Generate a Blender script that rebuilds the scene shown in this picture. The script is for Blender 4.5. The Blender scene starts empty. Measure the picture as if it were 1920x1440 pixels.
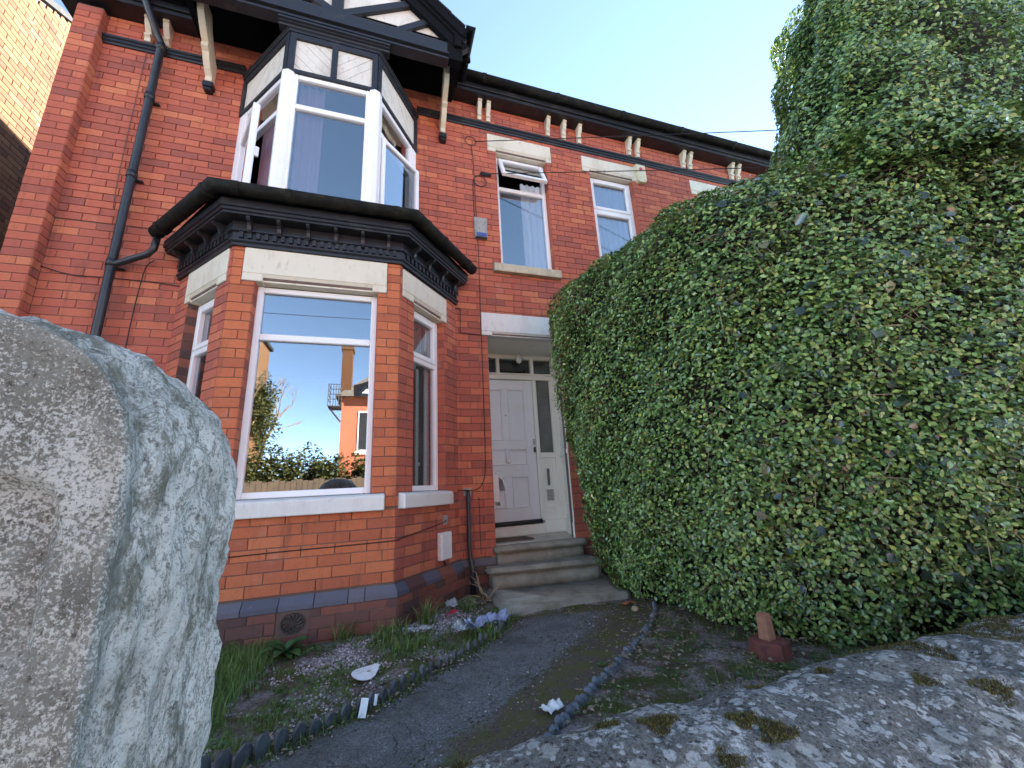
import bpy, bmesh, math, random
import numpy as np
from mathutils import Vector, Matrix, noise as mnoise
R = math.radians
random.seed(7); RNG = np.random.default_rng(11)
S = bpy.context.scene
COL = S.collection
# ------------------------------------------------------------------ camera
CAM = dict(f=751.752, yaw=18.438, pit=14.867, rol=-3.191, p=(-1.183, -4.385, 1.319))
def cam_axes():
    y, p, r = R(CAM['yaw']), R(CAM['pit']), R(CAM['rol'])
    fw = Vector((math.sin(y)*math.cos(p), math.cos(y)*math.cos(p), math.sin(p)))
    rt = Vector((math.cos(y), -math.sin(y), 0)); up = rt.cross(fw)
    return rt*math.cos(r)+up*math.sin(r), up*math.cos(r)-rt*math.sin(r), fw
RT, UP, FW = cam_axes()
CP = Vector(CAM['p'])
cd = bpy.data.cameras.new('camera'); co = bpy.data.objects.new('camera', cd); COL.objects.link(co)
cd.sensor_width = 36; cd.lens = 36*CAM['f']/1920; cd.clip_start = .02; cd.clip_end = 3000
co.matrix_world = Matrix(((RT.x, UP.x, -FW.x, CP.x), (RT.y, UP.y, -FW.y, CP.y), (RT.z, UP.z, -FW.z, CP.z), (0, 0, 0, 1)))
S.camera = co
def project(p):
    d = Vector(p)-CP; e = d.dot(FW)
    if e < .05: return None
    return 960+CAM['f']*d.dot(RT)/e, 720-CAM['f']*d.dot(UP)/e, e
# ------------------------------------------------------------------ world, sun, exposure
SUN_EL, SUN_ROT = R(27), R(58)          # rotation measured from +Y towards +X
W = bpy.data.worlds.new('World'); S.world = W; W.use_nodes = True
wn = W.node_tree.nodes; wl = W.node_tree.links
sky = wn.new('ShaderNodeTexSky'); sky.sky_type = 'NISHITA'; sky.sun_disc = False
sky.sun_elevation = SUN_EL; sky.sun_rotation = SUN_ROT
sky.air_density = 0.3;  sky.dust_density = 0.0; sky.ozone_density = 1.5
bg = wn['Background']; bg.inputs[1].default_value = .15
tint = wn.new('ShaderNodeMix'); tint.data_type = 'RGBA'; tint.blend_type = 'MULTIPLY'; tint.inputs[0].default_value = 1; tint.inputs[7].default_value = (1.19, 1.07, .82, 1)
wl.new(sky.outputs[0], tint.inputs[6]); wl.new(tint.outputs[2], bg.inputs[0])
sd = bpy.data.lights.new('sun', 'SUN'); sd.energy = 4.6; sd.angle = R(.5); sd.color = (1, .93, .82)
so = bpy.data.objects.new('sun', sd); COL.objects.link(so)
to_sun = Vector((math.sin(SUN_ROT)*math.cos(SUN_EL), math.cos(SUN_ROT)*math.cos(SUN_EL), math.sin(SUN_EL)))
so.rotation_euler = to_sun.to_track_quat('Z', 'Y').to_euler(); so.location = (6, 10, 20)
S.view_settings.view_transform = 'Standard'; S.view_settings.look = 'None'
S.view_settings.exposure = 3.3; S.view_settings.gamma = 1
S.cycles.max_bounces = 6; S.cycles.transparent_max_bounces = 12
# ------------------------------------------------------------------ materials
class Mt:
    def __init__(s, name, rough=.8, spec=.5):
        s.m = bpy.data.materials.new(name); s.m.use_nodes = True
        s.n = s.m.node_tree.nodes; s.l = s.m.node_tree.links
        s.b = s.n['Principled BSDF']; s.b.inputs['Roughness'].default_value = rough
        s.b.inputs['Specular IOR Level'].default_value = spec
        s.g = s.n.new('ShaderNodeNewGeometry'); s.pos = s.g.outputs['Position']
    def put(s, sock, v):
        if hasattr(v, 'is_linked') or isinstance(v, bpy.types.NodeSocket): s.l.new(v, sock)
        elif isinstance(v, (tuple, list)): sock.default_value = (*v, 1) if len(v) == 3 else v
        else: sock.default_value = v
    def scaled(s, sx, sy, sz):
        m = s.n.new('ShaderNodeMapping'); m.inputs['Scale'].default_value = (sx, sy, sz); s.l.new(s.pos, m.inputs['Vector']); return m.outputs[0]
    def noise(s, sc, det=4, rough=.6, vec=None, out=0, dist=0):
        t = s.n.new('ShaderNodeTexNoise'); t.inputs['Scale'].default_value = sc; t.inputs['Detail'].default_value = det
        t.inputs['Roughness'].default_value = rough; t.inputs['Distortion'].default_value = dist
        s.l.new(vec or s.pos, t.inputs['Vector']); return t.outputs[out]
    def vor(s, sc, out=0, feat='F1', vec=None):
        t = s.n.new('ShaderNodeTexVoronoi'); t.feature = feat; t.inputs['Scale'].default_value = sc
        s.l.new(vec or s.pos, t.inputs['Vector']); return t.outputs[out]
    def ramp(s, fac, stops, interp='LINEAR'):
        t = s.n.new('ShaderNodeValToRGB'); s.l.new(fac, t.inputs[0]); e = t.color_ramp; e.interpolation = interp
        while len(e.elements) < len(stops): e.elements.new(.5)
        for el, (p, c) in zip(e.elements, stops):
            el.position = p; el.color = (c, c, c, 1) if isinstance(c, (int, float)) else (*c, 1)
        return t.outputs[0]
    def mix(s, fac, a, b, mode='MIX'):
        t = s.n.new('ShaderNodeMix'); t.data_type = 'RGBA'; t.blend_type = mode
        s.put(t.inputs[0], fac); s.put(t.inputs[6], a); s.put(t.inputs[7], b); return t.outputs[2]
    def math(s, op, a, b=0., c=None):
        t = s.n.new('ShaderNodeMath'); t.operation = op; s.put(t.inputs[0], a); s.put(t.inputs[1], b)
        if c is not None: s.put(t.inputs[2], c)
        return t.outputs[0]
    def xyz(s, i, vec=None):
        t = s.n.new('ShaderNodeSeparateXYZ'); s.l.new(vec or s.pos, t.inputs[0]); return t.outputs[i]
    def rnd(s):
        o = s.n.new('ShaderNodeObjectInfo')
        return s.math('FRACT', s.math('ADD', s.g.outputs['Random Per Island'], o.outputs['Random']))
    def col(s, c): s.put(s.b.inputs['Base Color'], c); return s
    def bump(s, h, st=.3, dist=.01, prev=None):
        t = s.n.new('ShaderNodeBump'); t.inputs['Strength'].default_value = st; t.inputs['Distance'].default_value = dist
        s.l.new(h, t.inputs['Height'])
        if prev is not None: s.l.new(prev, t.inputs['Normal'])
        s.l.new(t.outputs[0], s.b.inputs['Normal']); return t.outputs[0]
    def rough(s, v): s.put(s.b.inputs['Roughness'], v); return s
M = {}
def brick_mat(name, stops, grime=.55, gcol=(.05, .035, .03)):
    a = Mt(name, .85, .3)
    c = a.ramp(a.rnd(), stops)
    big = a.ramp(a.noise(.9, 3), [(.35, .0), (.7, 1.)])
    c = a.mix(a.math('MULTIPLY', big, .25), c, a.mix(1., c, (.75, .62, .6), 'MULTIPLY'))
    c = a.mix(a.math('MULTIPLY', a.ramp(a.noise(45, 5, .7), [(.5, 0.), (.75, 1.)]), .35), c, (.12, .05, .04))
    drip = a.ramp(a.noise(3.2, 5, .7, a.scaled(3.5, 3.5, .5)), [(.55, 0.), (.74, 1.)])
    c = a.mix(a.math('MULTIPLY', drip, grime), c, gcol)
    salt = a.ramp(a.noise(2.3, 6, .75), [(.60, 0.), (.74, 1.)])
    c = a.mix(a.math('MULTIPLY', salt, .3), c, (.5, .4, .36))
    a.col(c); a.bump(a.noise(160, 4, .7), .35, .003); M[name] = a.m
brick_mat('brick_red', [(0, (.30, .095, .072)), (.12, (.38, .108, .075)), (.5, (.45, .122, .078)), (.8, (.48, .135, .08)), (.93, (.54, .17, .09)), (1, (.56, .19, .1))])
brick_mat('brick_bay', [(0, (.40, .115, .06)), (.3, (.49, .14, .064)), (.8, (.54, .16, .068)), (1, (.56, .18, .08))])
brick_mat('brick_dark', [(0, (.085, .055, .053)), (.4, (.14, .07, .06)), (.8, (.20, .08, .06)), (1, (.28, .105, .072))])
brick_mat('brick_blue', [(0, (.09, .095, .125)), (.5, (.115, .12, .155)), (1, (.16, .15, .17))], .3)
brick_mat('brick_orange', [(0, (.08, .034, .014)), (.4, (.13, .056, .022)), (.8, (.155, .074, .03)), (1, (.19, .10, .045))], .3)
def simple(name, c, c2=None, sc=6, rough=.7, bump=0, bs=120, spec=.5, thr=(.45, .7)):
    a = Mt(name, rough, spec)
    if c2: a.col(a.mix(a.ramp(a.noise(sc, 6, .65), [(thr[0], 0.), (thr[1], 1.)]), c, c2))
    else: a.col(c)
    if bump: a.bump(a.noise(bs, 5, .65), bump, .004)
    M[name] = a.m; return a
simple('mortar', (.13, .085, .07), (.22, .16, .135), 1.3, .95, .3)
simple('black_paint', (.011, .012, .016), (.045, .043, .04), 7, .42, .15, 60, .5, (.52, .8))
simple('black_wood', (.012, .013, .018), (.05, .045, .045), 9, .5, .2, 50, .5, (.55, .85))
simple('gutter_black', (.009, .009, .009), (.03, .03, .02), 11, .7, .3, 50, .15, (.45, .75))
simple('pipe_black', (.014, .018, .024), (.03, .035, .04), 5, .38)
simple('upvc', (.82, .82, .83), (.72, .71, .70), 3, .28, 0, 10, .5, (.5, .85))
simple('door_white', (.84, .84, .86), (.76, .74, .71), 4, .35, .05, 40, .5, (.5, .9))
simple('cream_wall', (.82, .79, .71), (.66, .62, .54), 4, .6, .1, 60, .4, (.55, .85))
simple('white_plastic', (.75, .75, .74), (.5, .48, .44), 8, .4, 0, 10, .5, (.6, .9))
simple('grey_box', (.32, .31, .29), (.18, .17, .155), 14, .6)
simple('cream_box', (.62, .57, .40), (.45, .36, .2), 14, .6)
simple('blue_strip', (.05, .09, .30)); simple('rubber', (.02, .02, .022), None, 5, .6)
simple('red_wrap', (.55, .04, .07), (.4, .03, .05), 20, .35); simple('orange_wrap', (.6, .16, .05), (.4, .12, .06), 20, .45)
simple('metal', (.45, .45, .45), None, 5, .3); simple('dark_metal', (.03, .03, .03), (.08, .05, .03), 30, .6, .4, 80)
simple('mat_brown', (.12, .075, .05), (.06, .04, .03), 60, .95, .5, 300)
simple('terracotta_vent', (.22, .07, .045), (.10, .045, .035), 25, .9, .3)
simple('twig', (.26, .18, .10), (.16, .11, .07), 30, .8)
simple('dry_root', (.34, .26, .17), (.2, .15, .1), 30, .8)
simple('slate', (.025, .026, .03), (.05, .05, .048), 5, .75, 0, 10, .2)
simple('room_wall', (.06, .055, .05)); simple('room_floor', (.16, .1, .06))
simple('curtain_white', (.85, .84, .82), None, 5, .8); simple('curtain_pink', (.42, .26, .32), None, 5, .8)
simple('blind_brown', (.10, .065, .055), None, 5, .7); simple('blind_grey', (.38, .36, .33), None, 5, .7)
simple('paper', (.78, .78, .78), (.66, .64, .62), 40, .6)
simple('urn_red', (.20, .06, .045), (.09, .04, .035), 18, .9, .5, 60)
simple('urn_brick', (.42, .2, .12), (.28, .12, .08), 30, .9, .4, 90)
simple('tile_floor', (.52, .47, .38), (.34, .29, .23), 5, .4)
simple('edging_slate', (.07, .078, .085), (.15, .155, .16), 12, .65, .5, 60)
simple('edging_rope', (.13, .145, .18), (.25, .27, .30), 14, .65, .5, 70)
simple('roof_far', (.13, .11, .09), (.2, .17, .13), 3, .9); simple('far_white', (.7, .68, .6))
simple('fence_wood', (.14, .095, .06), (.08, .06, .045), 5, .9)
simple('tarmac', (.17, .165, .155), (.22, .21, .2), 60, .9); simple('pavement_grey', (.44, .42, .38), (.36, .34, .31), 5, .9)  # unseen street, paled on purpose to bounce sunlight onto the shaded front
simple('matt_black', (.010, .0105, .013), None, 5, 1., 0, 10, 0.)
simple('bulb', (.8, .8, .78), None, 5, .1)
simple('cable_black', (.012, .011, .012), None, 5, .6); simple('cable_grey', (.12, .09, .085), None, 5, .7)
# painted stone of lintels and sills: cream paint, dribbled stains
def stone_paint(name, base, stain, amt):
    a = Mt(name, .7, .35)
    n1 = a.ramp(a.noise(4.5, 6, .7, a.scaled(1, 1, .45)), [(.48, 0.), (.75, 1.)])
    c = a.mix(a.math('MULTIPLY', n1, amt), base, stain)
    n2 = a.ramp(a.noise(14, 6, .75, a.scaled(1.4, 1.4, .35)), [(.58, 0.), (.68, 1.)])
    c = a.mix(a.math('MULTIPLY', n2, amt*.55), c, (.17, .16, .15))
    n3 = a.ramp(a.noise(55, 5, .8), [(.64, 0.), (.72, 1.)])
    c = a.mix(a.math('MULTIPLY', n3, .5*amt), c, (.30, .26, .2))
    a.col(c); a.bump(a.noise(70, 5), .25, .004); M[name] = a.m
stone_paint('lintel', (.68, .63, .51), (.5, .44, .33), .75)
stone_paint('sill_white', (.70, .685, .65), (.5, .46, .4), .65)
stone_paint('sill_old', (.52, .46, .33), (.16, .13, .09), 1.)
stone_paint('cream_paint', (.64, .58, .45), (.42, .37, .27), .8)
stone_paint('board_cream', (.63, .59, .52), (.44, .42, .36), .9)
# glass: a share of the light is mirrored, the rest passes
def glass(name, base=.34):
    m = bpy.data.materials.new(name); m.use_nodes = True; n = m.node_tree.nodes; l = m.node_tree.links
    n.remove(n['Principled BSDF'])
    fr = n.new('ShaderNodeFresnel'); ge = n.new('ShaderNodeNewGeometry'); io = n.new('ShaderNodeMapRange'); io.inputs[3].default_value = 1.5; io.inputs[4].default_value = 1/1.5; l.new(ge.outputs['Backfacing'], io.inputs[0]); l.new(io.outputs[0], fr.inputs[0])
    mm = n.new('ShaderNodeMath'); mm.operation = 'MULTIPLY_ADD'; mm.inputs[1].default_value = 1.2; mm.inputs[2].default_value = base
    cl = n.new('ShaderNodeClamp'); l.new(fr.outputs[0], mm.inputs[0]); l.new(mm.outputs[0], cl.inputs[0])
    t = n.new('ShaderNodeBsdfTransparent'); t.inputs[0].default_value = (.78, .8, .82, 1)
    g = n.new('ShaderNodeBsdfGlossy'); g.inputs['Roughness'].default_value = .0; g.inputs['Color'].default_value = (.93, .96, 1, 1)
    x = n.new('ShaderNodeMixShader'); l.new(cl.outputs[0], x.inputs[0]); l.new(t.outputs[0], x.inputs[1]); l.new(g.outputs[0], x.inputs[2])
    l.new(x.outputs[0], n['Material Output'].inputs[0]); M[name] = m
glass('glass', .18); glass('glass_dim', .06)
def film(name, col, tr):
    m = bpy.data.materials.new(name); m.use_nodes = True; n = m.node_tree.nodes; l = m.node_tree.links
    t = n.new('ShaderNodeBsdfTransparent'); x = n.new('ShaderNodeMixShader'); b = n['Principled BSDF']
    b.inputs['Base Color'].default_value = (*col, 1); b.inputs['Roughness'].default_value = .25
    x.inputs[0].default_value = 1-tr; l.new(t.outputs[0], x.inputs[1]); l.new(b.outputs[0], x.inputs[2])
    l.new(x.outputs[0], n['Material Output'].inputs[0]); M[name] = m
film('clear_film', (.55, .58, .6), .55); film('bag_blue', (.34, .38, .55), .15); film('net', (.62, .66, .72), .25)
a = Mt('frosted', .35); a.col(a.mix(a.ramp(a.noise(5, 3), [(.3, 0.), (.7, 1.)]), (.10, .105, .095), (.17, .175, .16))); M['frosted'] = a.m
# concrete and stone steps
a = Mt('step_stone', .9, .3)
c = a.ramp(a.noise(5, 6, .7), [(.3, (.18, .16, .125)), (.55, (.29, .265, .215)), (.8, (.38, .355, .30))])
c = a.mix(a.math('MULTIPLY', a.ramp(a.noise(3, 5, .7), [(.5, 0.), (.7, 1.)]), .6), c, (.09, .085, .035))
c = a.mix(a.math('MULTIPLY', a.ramp(a.noise(120, 3, .7), [(.55, 0.), (.7, 1.)]), .4), c, (.33, .31, .27))
a.col(c); a.bump(a.noise(50, 6, .75), .5, .008); M['step_stone'] = a.m
# asphalt path with mossy margins; the vertex attribute 'edge' runs 0 at the middle to 1 at the edges
a = Mt('asphalt', .9, .3)
at = a.n.new('ShaderNodeAttribute'); at.attribute_name = 'edge'
c = a.ramp(a.noise(130, 4, .85), [(.36, (.06, .06, .06)), (.5, (.155, .15, .148)), (.66, (.34, .33, .32))])
c = a.mix(a.math('MULTIPLY', a.ramp(a.noise(3.5, 7, .7), [(.45, 0.), (.62, 1.)]), .6), c, (.075, .068, .055))
ck = a.math('ABSOLUTE', a.math('SUBTRACT', a.noise(2.2, 5, .6, None, 0, 1.2), .5)); c = a.mix(a.ramp(ck, [(0., .85), (.006, 0.)]), c, (.025, .025, .02))
k = a.math('ADD', at.outputs['Fac'], a.math('MULTIPLY', a.math('SUBTRACT', a.noise(6.5, 9, .8), .5), 2.0))
moss = a.ramp(k, [(.50, 0.), (.58, .6), (.72, .9), (.9, 1.)])
mc = a.ramp(a.math('ADD', a.noise(70, 6, .8), a.math('MULTIPLY', a.math('SUBTRACT', a.noise(7, 4), .5), .5)), [(.3, (.05, .052, .016)), (.48, (.115, .115, .03)), (.6, (.11, .085, .052)), (.75, (.24, .20, .14)), (.85, (.4, .36, .3))])
soil_c = a.ramp(a.noise(85, 6, .8), [(.35, (.045, .035, .026)), (.55, (.13, .10, .078)), (.7, (.26, .215, .175))])
mc = a.mix(a.ramp(a.noise(8, 8, .78), [(.46, 0.), (.54, 1.)]), mc, soil_c)
a.col(a.mix(moss, c, mc)); nb = a.bump(a.noise(180, 4, .75), .6, .006); a.bump(a.noise(30, 5), .4, .012, nb); M['asphalt'] = a.m
# garden soil
a = Mt('soil', .95, .2)
c = a.ramp(a.noise(60, 6, .75), [(.3, (.055, .04, .027)), (.5, (.135, .10, .072)), (.7, (.25, .2, .155))])
v = a.vor(130, 1); gv = a.ramp(a.xyz(0, v), [(0, (.16, .13, .135)), (.5, (.34, .29, .295)), (1, (.55, .49, .48))])
c = a.mix(a.ramp(a.noise(3.2, 5, .7), [(.45, 0.), (.55, .75)]), c, gv)
c = a.mix(a.ramp(a.noise(4.1, 7, .75), [(.46, 0.), (.56, .9)]), c, a.ramp(a.noise(90, 4), [(.3, (.04, .055, .012)), (.7, (.13, .15, .035))]))
a.col(c); a.bump(a.noise(110, 5, .75), .8, .015); M['soil'] = a.m
a = Mt('gravel', .85, .35)
a.col(a.ramp(a.rnd(), [(0, (.16, .13, .135)), (.4, (.32, .27, .275)), (.75, (.46, .40, .40)), (1, (.68, .62, .6))])); M['gravel'] = a.m
# weathered, lichen-covered stone
def lichen(name, stone, white, cover, mossy, scale=1., warm=0., spot=0., ssc=1.):
    a = Mt(name, .95, .2)
    c = a.ramp(a.noise(9*scale, 8, .75), [(.3, stone[0]), (.5, stone[1]), (.72, stone[2])])
    c = a.mix(a.math('MULTIPLY', a.ramp(a.noise(110*scale, 6, .85), [(.42, 1.), (.50, 0.)]), .75), c, (.03, .027, .022))
    l1 = a.noise(16*scale, 10, .8, None, 0, .4)
    l2 = a.noise(3.4*scale, 5, .6)
    k = a.math('ADD', a.math('MULTIPLY', l1, .65), a.math('MULTIPLY', l2, .45))
    lw = a.ramp(k, [(cover, 0.), (cover+.035, 1.)])
    br = a.ramp(a.noise(70*scale, 8, .85), [(.40, 0.), (.50, 1.)])
    lw = a.math('MULTIPLY', lw, br)
    wc = a.mix(a.noise(25*scale, 5, .7), white[0], white[1])
    c = a.mix(lw, c, wc)
    if spot:      # round crusts
        w = a.n.new('ShaderNodeVectorMath'); w.operation = 'MULTIPLY_ADD'; a.l.new(a.noise(22/ssc, 6, .75, None, 1), w.inputs[0]); w.inputs[1].default_value = (.035*ssc,)*3; a.l.new(a.pos, w.inputs[2])
        for sc_, th, cc in ((17, .34, (.52, .53, .51)), (30, .30, (.60, .61, .58)), (9, .30, (.42, .42, .38)), (38, .30, (.03, .028, .022))):
            d = a.vor(sc_/ssc, 0, 'F1', w.outputs[0]); pick = a.xyz(0, a.vor(sc_/ssc, 1, 'F1', w.outputs[0]))
            sp = a.math('MULTIPLY', a.ramp(d, [(th, 1.), (th+.05, 0.)]), a.ramp(pick, [(1-spot-.01, 0.), (1-spot, 1.)]))
            sp = a.math('MULTIPLY', sp, a.ramp(a.noise(160, 4, .8), [(.36, .25), (.5, 1.)]))
            c = a.mix(a.math('MULTIPLY', sp, .85), c, cc)
    if spot: c = a.mix(a.math('MULTIPLY', a.ramp(a.noise(95, 6, .85), [(.53, 0.), (.60, 1.)]), .45), c, (.45, .45, .43)); c = a.mix(a.math('MULTIPLY', a.ramp(a.noise(75, 6, .85), [(.36, 1.), (.45, 0.)]), .6), c, (.05, .048, .04))
    gm = a.ramp(a.noise(5*scale, 8, .78), [(mossy, 0.), (mossy+.07, 1.)])
    c = a.mix(a.math('MULTIPLY', gm, .85), c, a.ramp(a.noise(60*scale, 4), [(.3, (.022, .026, .012)), (.7, (.11, .105, .05))]))
    if warm: c = a.mix(warm, c, a.mix(1., c, (1.0, .86, .7), 'MULTIPLY'))
    a.col(c)
    nb = a.bump(a.noise(260*scale, 5, .8), .5, .004); nb = a.bump(a.noise(60*scale, 7, .75), .6, .010, nb); a.bump(lw, .4, .004, nb); M[name] = a.m
a = Mt('post_front', .95, .2)
k = a.noise(5, 6, .65); fine = a.noise(210, 4, .75)
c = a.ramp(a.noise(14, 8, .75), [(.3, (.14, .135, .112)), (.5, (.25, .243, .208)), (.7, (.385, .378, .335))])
c = a.mix(a.math('MULTIPLY', a.ramp(a.noise(4, 5, .7), [(.5, 0.), (.62, 1.)]), .45), c, (.15, .135, .10))
w = a.ramp(a.math('ADD', fine, a.math('MULTIPLY', a.math('SUBTRACT', k, .5), .75)), [(.50, 0.), (.57, 1.)])
c = a.mix(a.math('MULTIPLY', w, .9), c, (.66, .65, .60))
c = a.mix(a.math('MULTIPLY', a.ramp(a.noise(120, 6, .8), [(.36, 1.), (.45, 0.)]), .85), c, (.055, .048, .038))
a.col(c); nb = a.bump(a.noise(230, 5, .8), .6, .004); nb = a.bump(a.noise(55, 7, .75), .7, .012, nb); a.bump(w, .4, .003, nb); M['post_front'] = a.m
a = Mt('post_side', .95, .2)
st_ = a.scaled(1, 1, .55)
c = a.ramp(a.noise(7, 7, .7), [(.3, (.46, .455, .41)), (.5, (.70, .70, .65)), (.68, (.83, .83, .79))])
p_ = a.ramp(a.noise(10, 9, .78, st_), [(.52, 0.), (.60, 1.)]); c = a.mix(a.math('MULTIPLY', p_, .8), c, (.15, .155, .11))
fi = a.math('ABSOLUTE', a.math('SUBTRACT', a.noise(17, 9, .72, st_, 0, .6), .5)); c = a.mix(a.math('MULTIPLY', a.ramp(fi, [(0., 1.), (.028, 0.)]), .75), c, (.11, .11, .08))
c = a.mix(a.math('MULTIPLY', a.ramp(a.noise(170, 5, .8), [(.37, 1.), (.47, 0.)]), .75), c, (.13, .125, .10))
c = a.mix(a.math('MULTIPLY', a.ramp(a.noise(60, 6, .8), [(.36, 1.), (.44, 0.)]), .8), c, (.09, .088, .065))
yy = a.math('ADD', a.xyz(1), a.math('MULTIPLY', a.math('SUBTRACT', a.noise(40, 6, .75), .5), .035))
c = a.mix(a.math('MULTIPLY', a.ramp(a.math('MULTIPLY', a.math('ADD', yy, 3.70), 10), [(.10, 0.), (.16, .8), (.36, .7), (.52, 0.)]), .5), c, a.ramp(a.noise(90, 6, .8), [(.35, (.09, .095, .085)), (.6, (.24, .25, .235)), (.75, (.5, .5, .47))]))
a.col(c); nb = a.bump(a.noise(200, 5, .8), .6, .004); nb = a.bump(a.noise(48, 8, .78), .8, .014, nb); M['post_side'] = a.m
lichen('coping', ((.11, .105, .098), (.19, .185, .168), (.30, .285, .245)), ((.58, .58, .54), (.76, .76, .73)), .585, .64, 1.3, 0, .5, .62)
# leaves
def leafmat(name, stops, rough=.35, trans=.2, coat=0):
    a = Mt(name, rough, .5)
    c = a.ramp(a.rnd(), stops)
    c = a.mix(a.math('MULTIPLY', a.noise(2.2, 3), .35), c, a.mix(1., c, (.72, .8, .7), 'MULTIPLY'))
    a.col(c)
    if coat: a.b.inputs['Coat Weight'].default_value = coat; a.b.inputs['Coat Roughness'].default_value = .22
    t = a.n.new('ShaderNodeBsdfTranslucent'); a.l.new(c, t.inputs[0])
    x = a.n.new('ShaderNodeMixShader'); x.inputs[0].default_value = trans
    a.l.new(a.b.outputs[0], x.inputs[1]); a.l.new(t.outputs[0], x.inputs[2]); a.l.new(x.outputs[0], a.n['Material Output'].inputs[0]); M[name] = a.m
leafmat('hedge_leaf', [(0, (.04, .07, .025)), (.25, (.10, .175, .05)), (.55, (.185, .31, .085)), (.85, (.30, .44, .12)), (.955, (.42, .52, .12)), (.985, (.40, .42, .10)), (1, (.34, .30, .10))], .3, .22, .6)
leafmat('big_leaf', [(0, (.018, .032, .02)), (.5, (.035, .055, .032)), (.85, (.06, .08, .04)), (.97, (.08, .10, .05)), (1, (.18, .17, .07))], .25, .1, .6)
leafmat('grass', [(0, (.08, .14, .028)), (.5, (.15, .25, .045)), (.9, (.22, .31, .08)), (1, (.28, .25, .12))], .5, .3)
leafmat('weed_leaf', [(0, (.07, .14, .045)), (1, (.12, .2, .07))], .4, .25)
leafmat('moss', [(0, (.04, .03, .012)), (.5, (.10, .085, .025)), (1, (.24, .20, .05))], .9, .1)
leafmat('far_leaf', [(0, (.05, .06, .015)), (.5, (.10, .11, .03)), (1, (.17, .15, .05))], .6, .3)
simple('hedge_core', (.012, .011, .007), (.035, .026, .016), 20, .95)  # near-black, the shade deep between the leaves is in the colour
# ------------------------------------------------------------------ mesh helpers
def link(o): COL.objects.link(o); return o
def tag(o, label=None, cat=None, group=None, kind=None):
    if label: o['label'] = label
    if cat: o['category'] = cat
    if group: o['group'] = group
    if kind: o['kind'] = kind
    return o
def thing(name, label, cat, loc, group=None):
    o = bpy.data.objects.new(name, None); o.location = loc; o.empty_display_size = .1
    return link(tag(o, label, cat, group))
def attach(o, parent):
    o.parent = parent
    v = Vector(parent.location); 
    if parent.parent: v = Vector((0, 0, 0)) if parent.type == 'MESH' else v
    o.matrix_parent_inverse = Matrix.Translation(-v) if parent.type == 'EMPTY' else Matrix()
class Fr:
    """local frame on an upright face: a along the face, d outwards, z up"""
    def __init__(s, p0, p1):
        s.o = Vector((p0[0], p0[1], 0)); e = Vector((p1[0]-p0[0], p1[1]-p0[1], 0)); s.len = e.length
        s.u = e.normalized(); s.n = Vector((s.u.y, -s.u.x, 0))
    def __call__(s, a, d, z): 
        p = s.o+s.u*a+s.n*d; return (p.x, p.y, z)
WORLD = Fr((0, 0), (1, 0))     # a = x, d = -y
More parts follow.
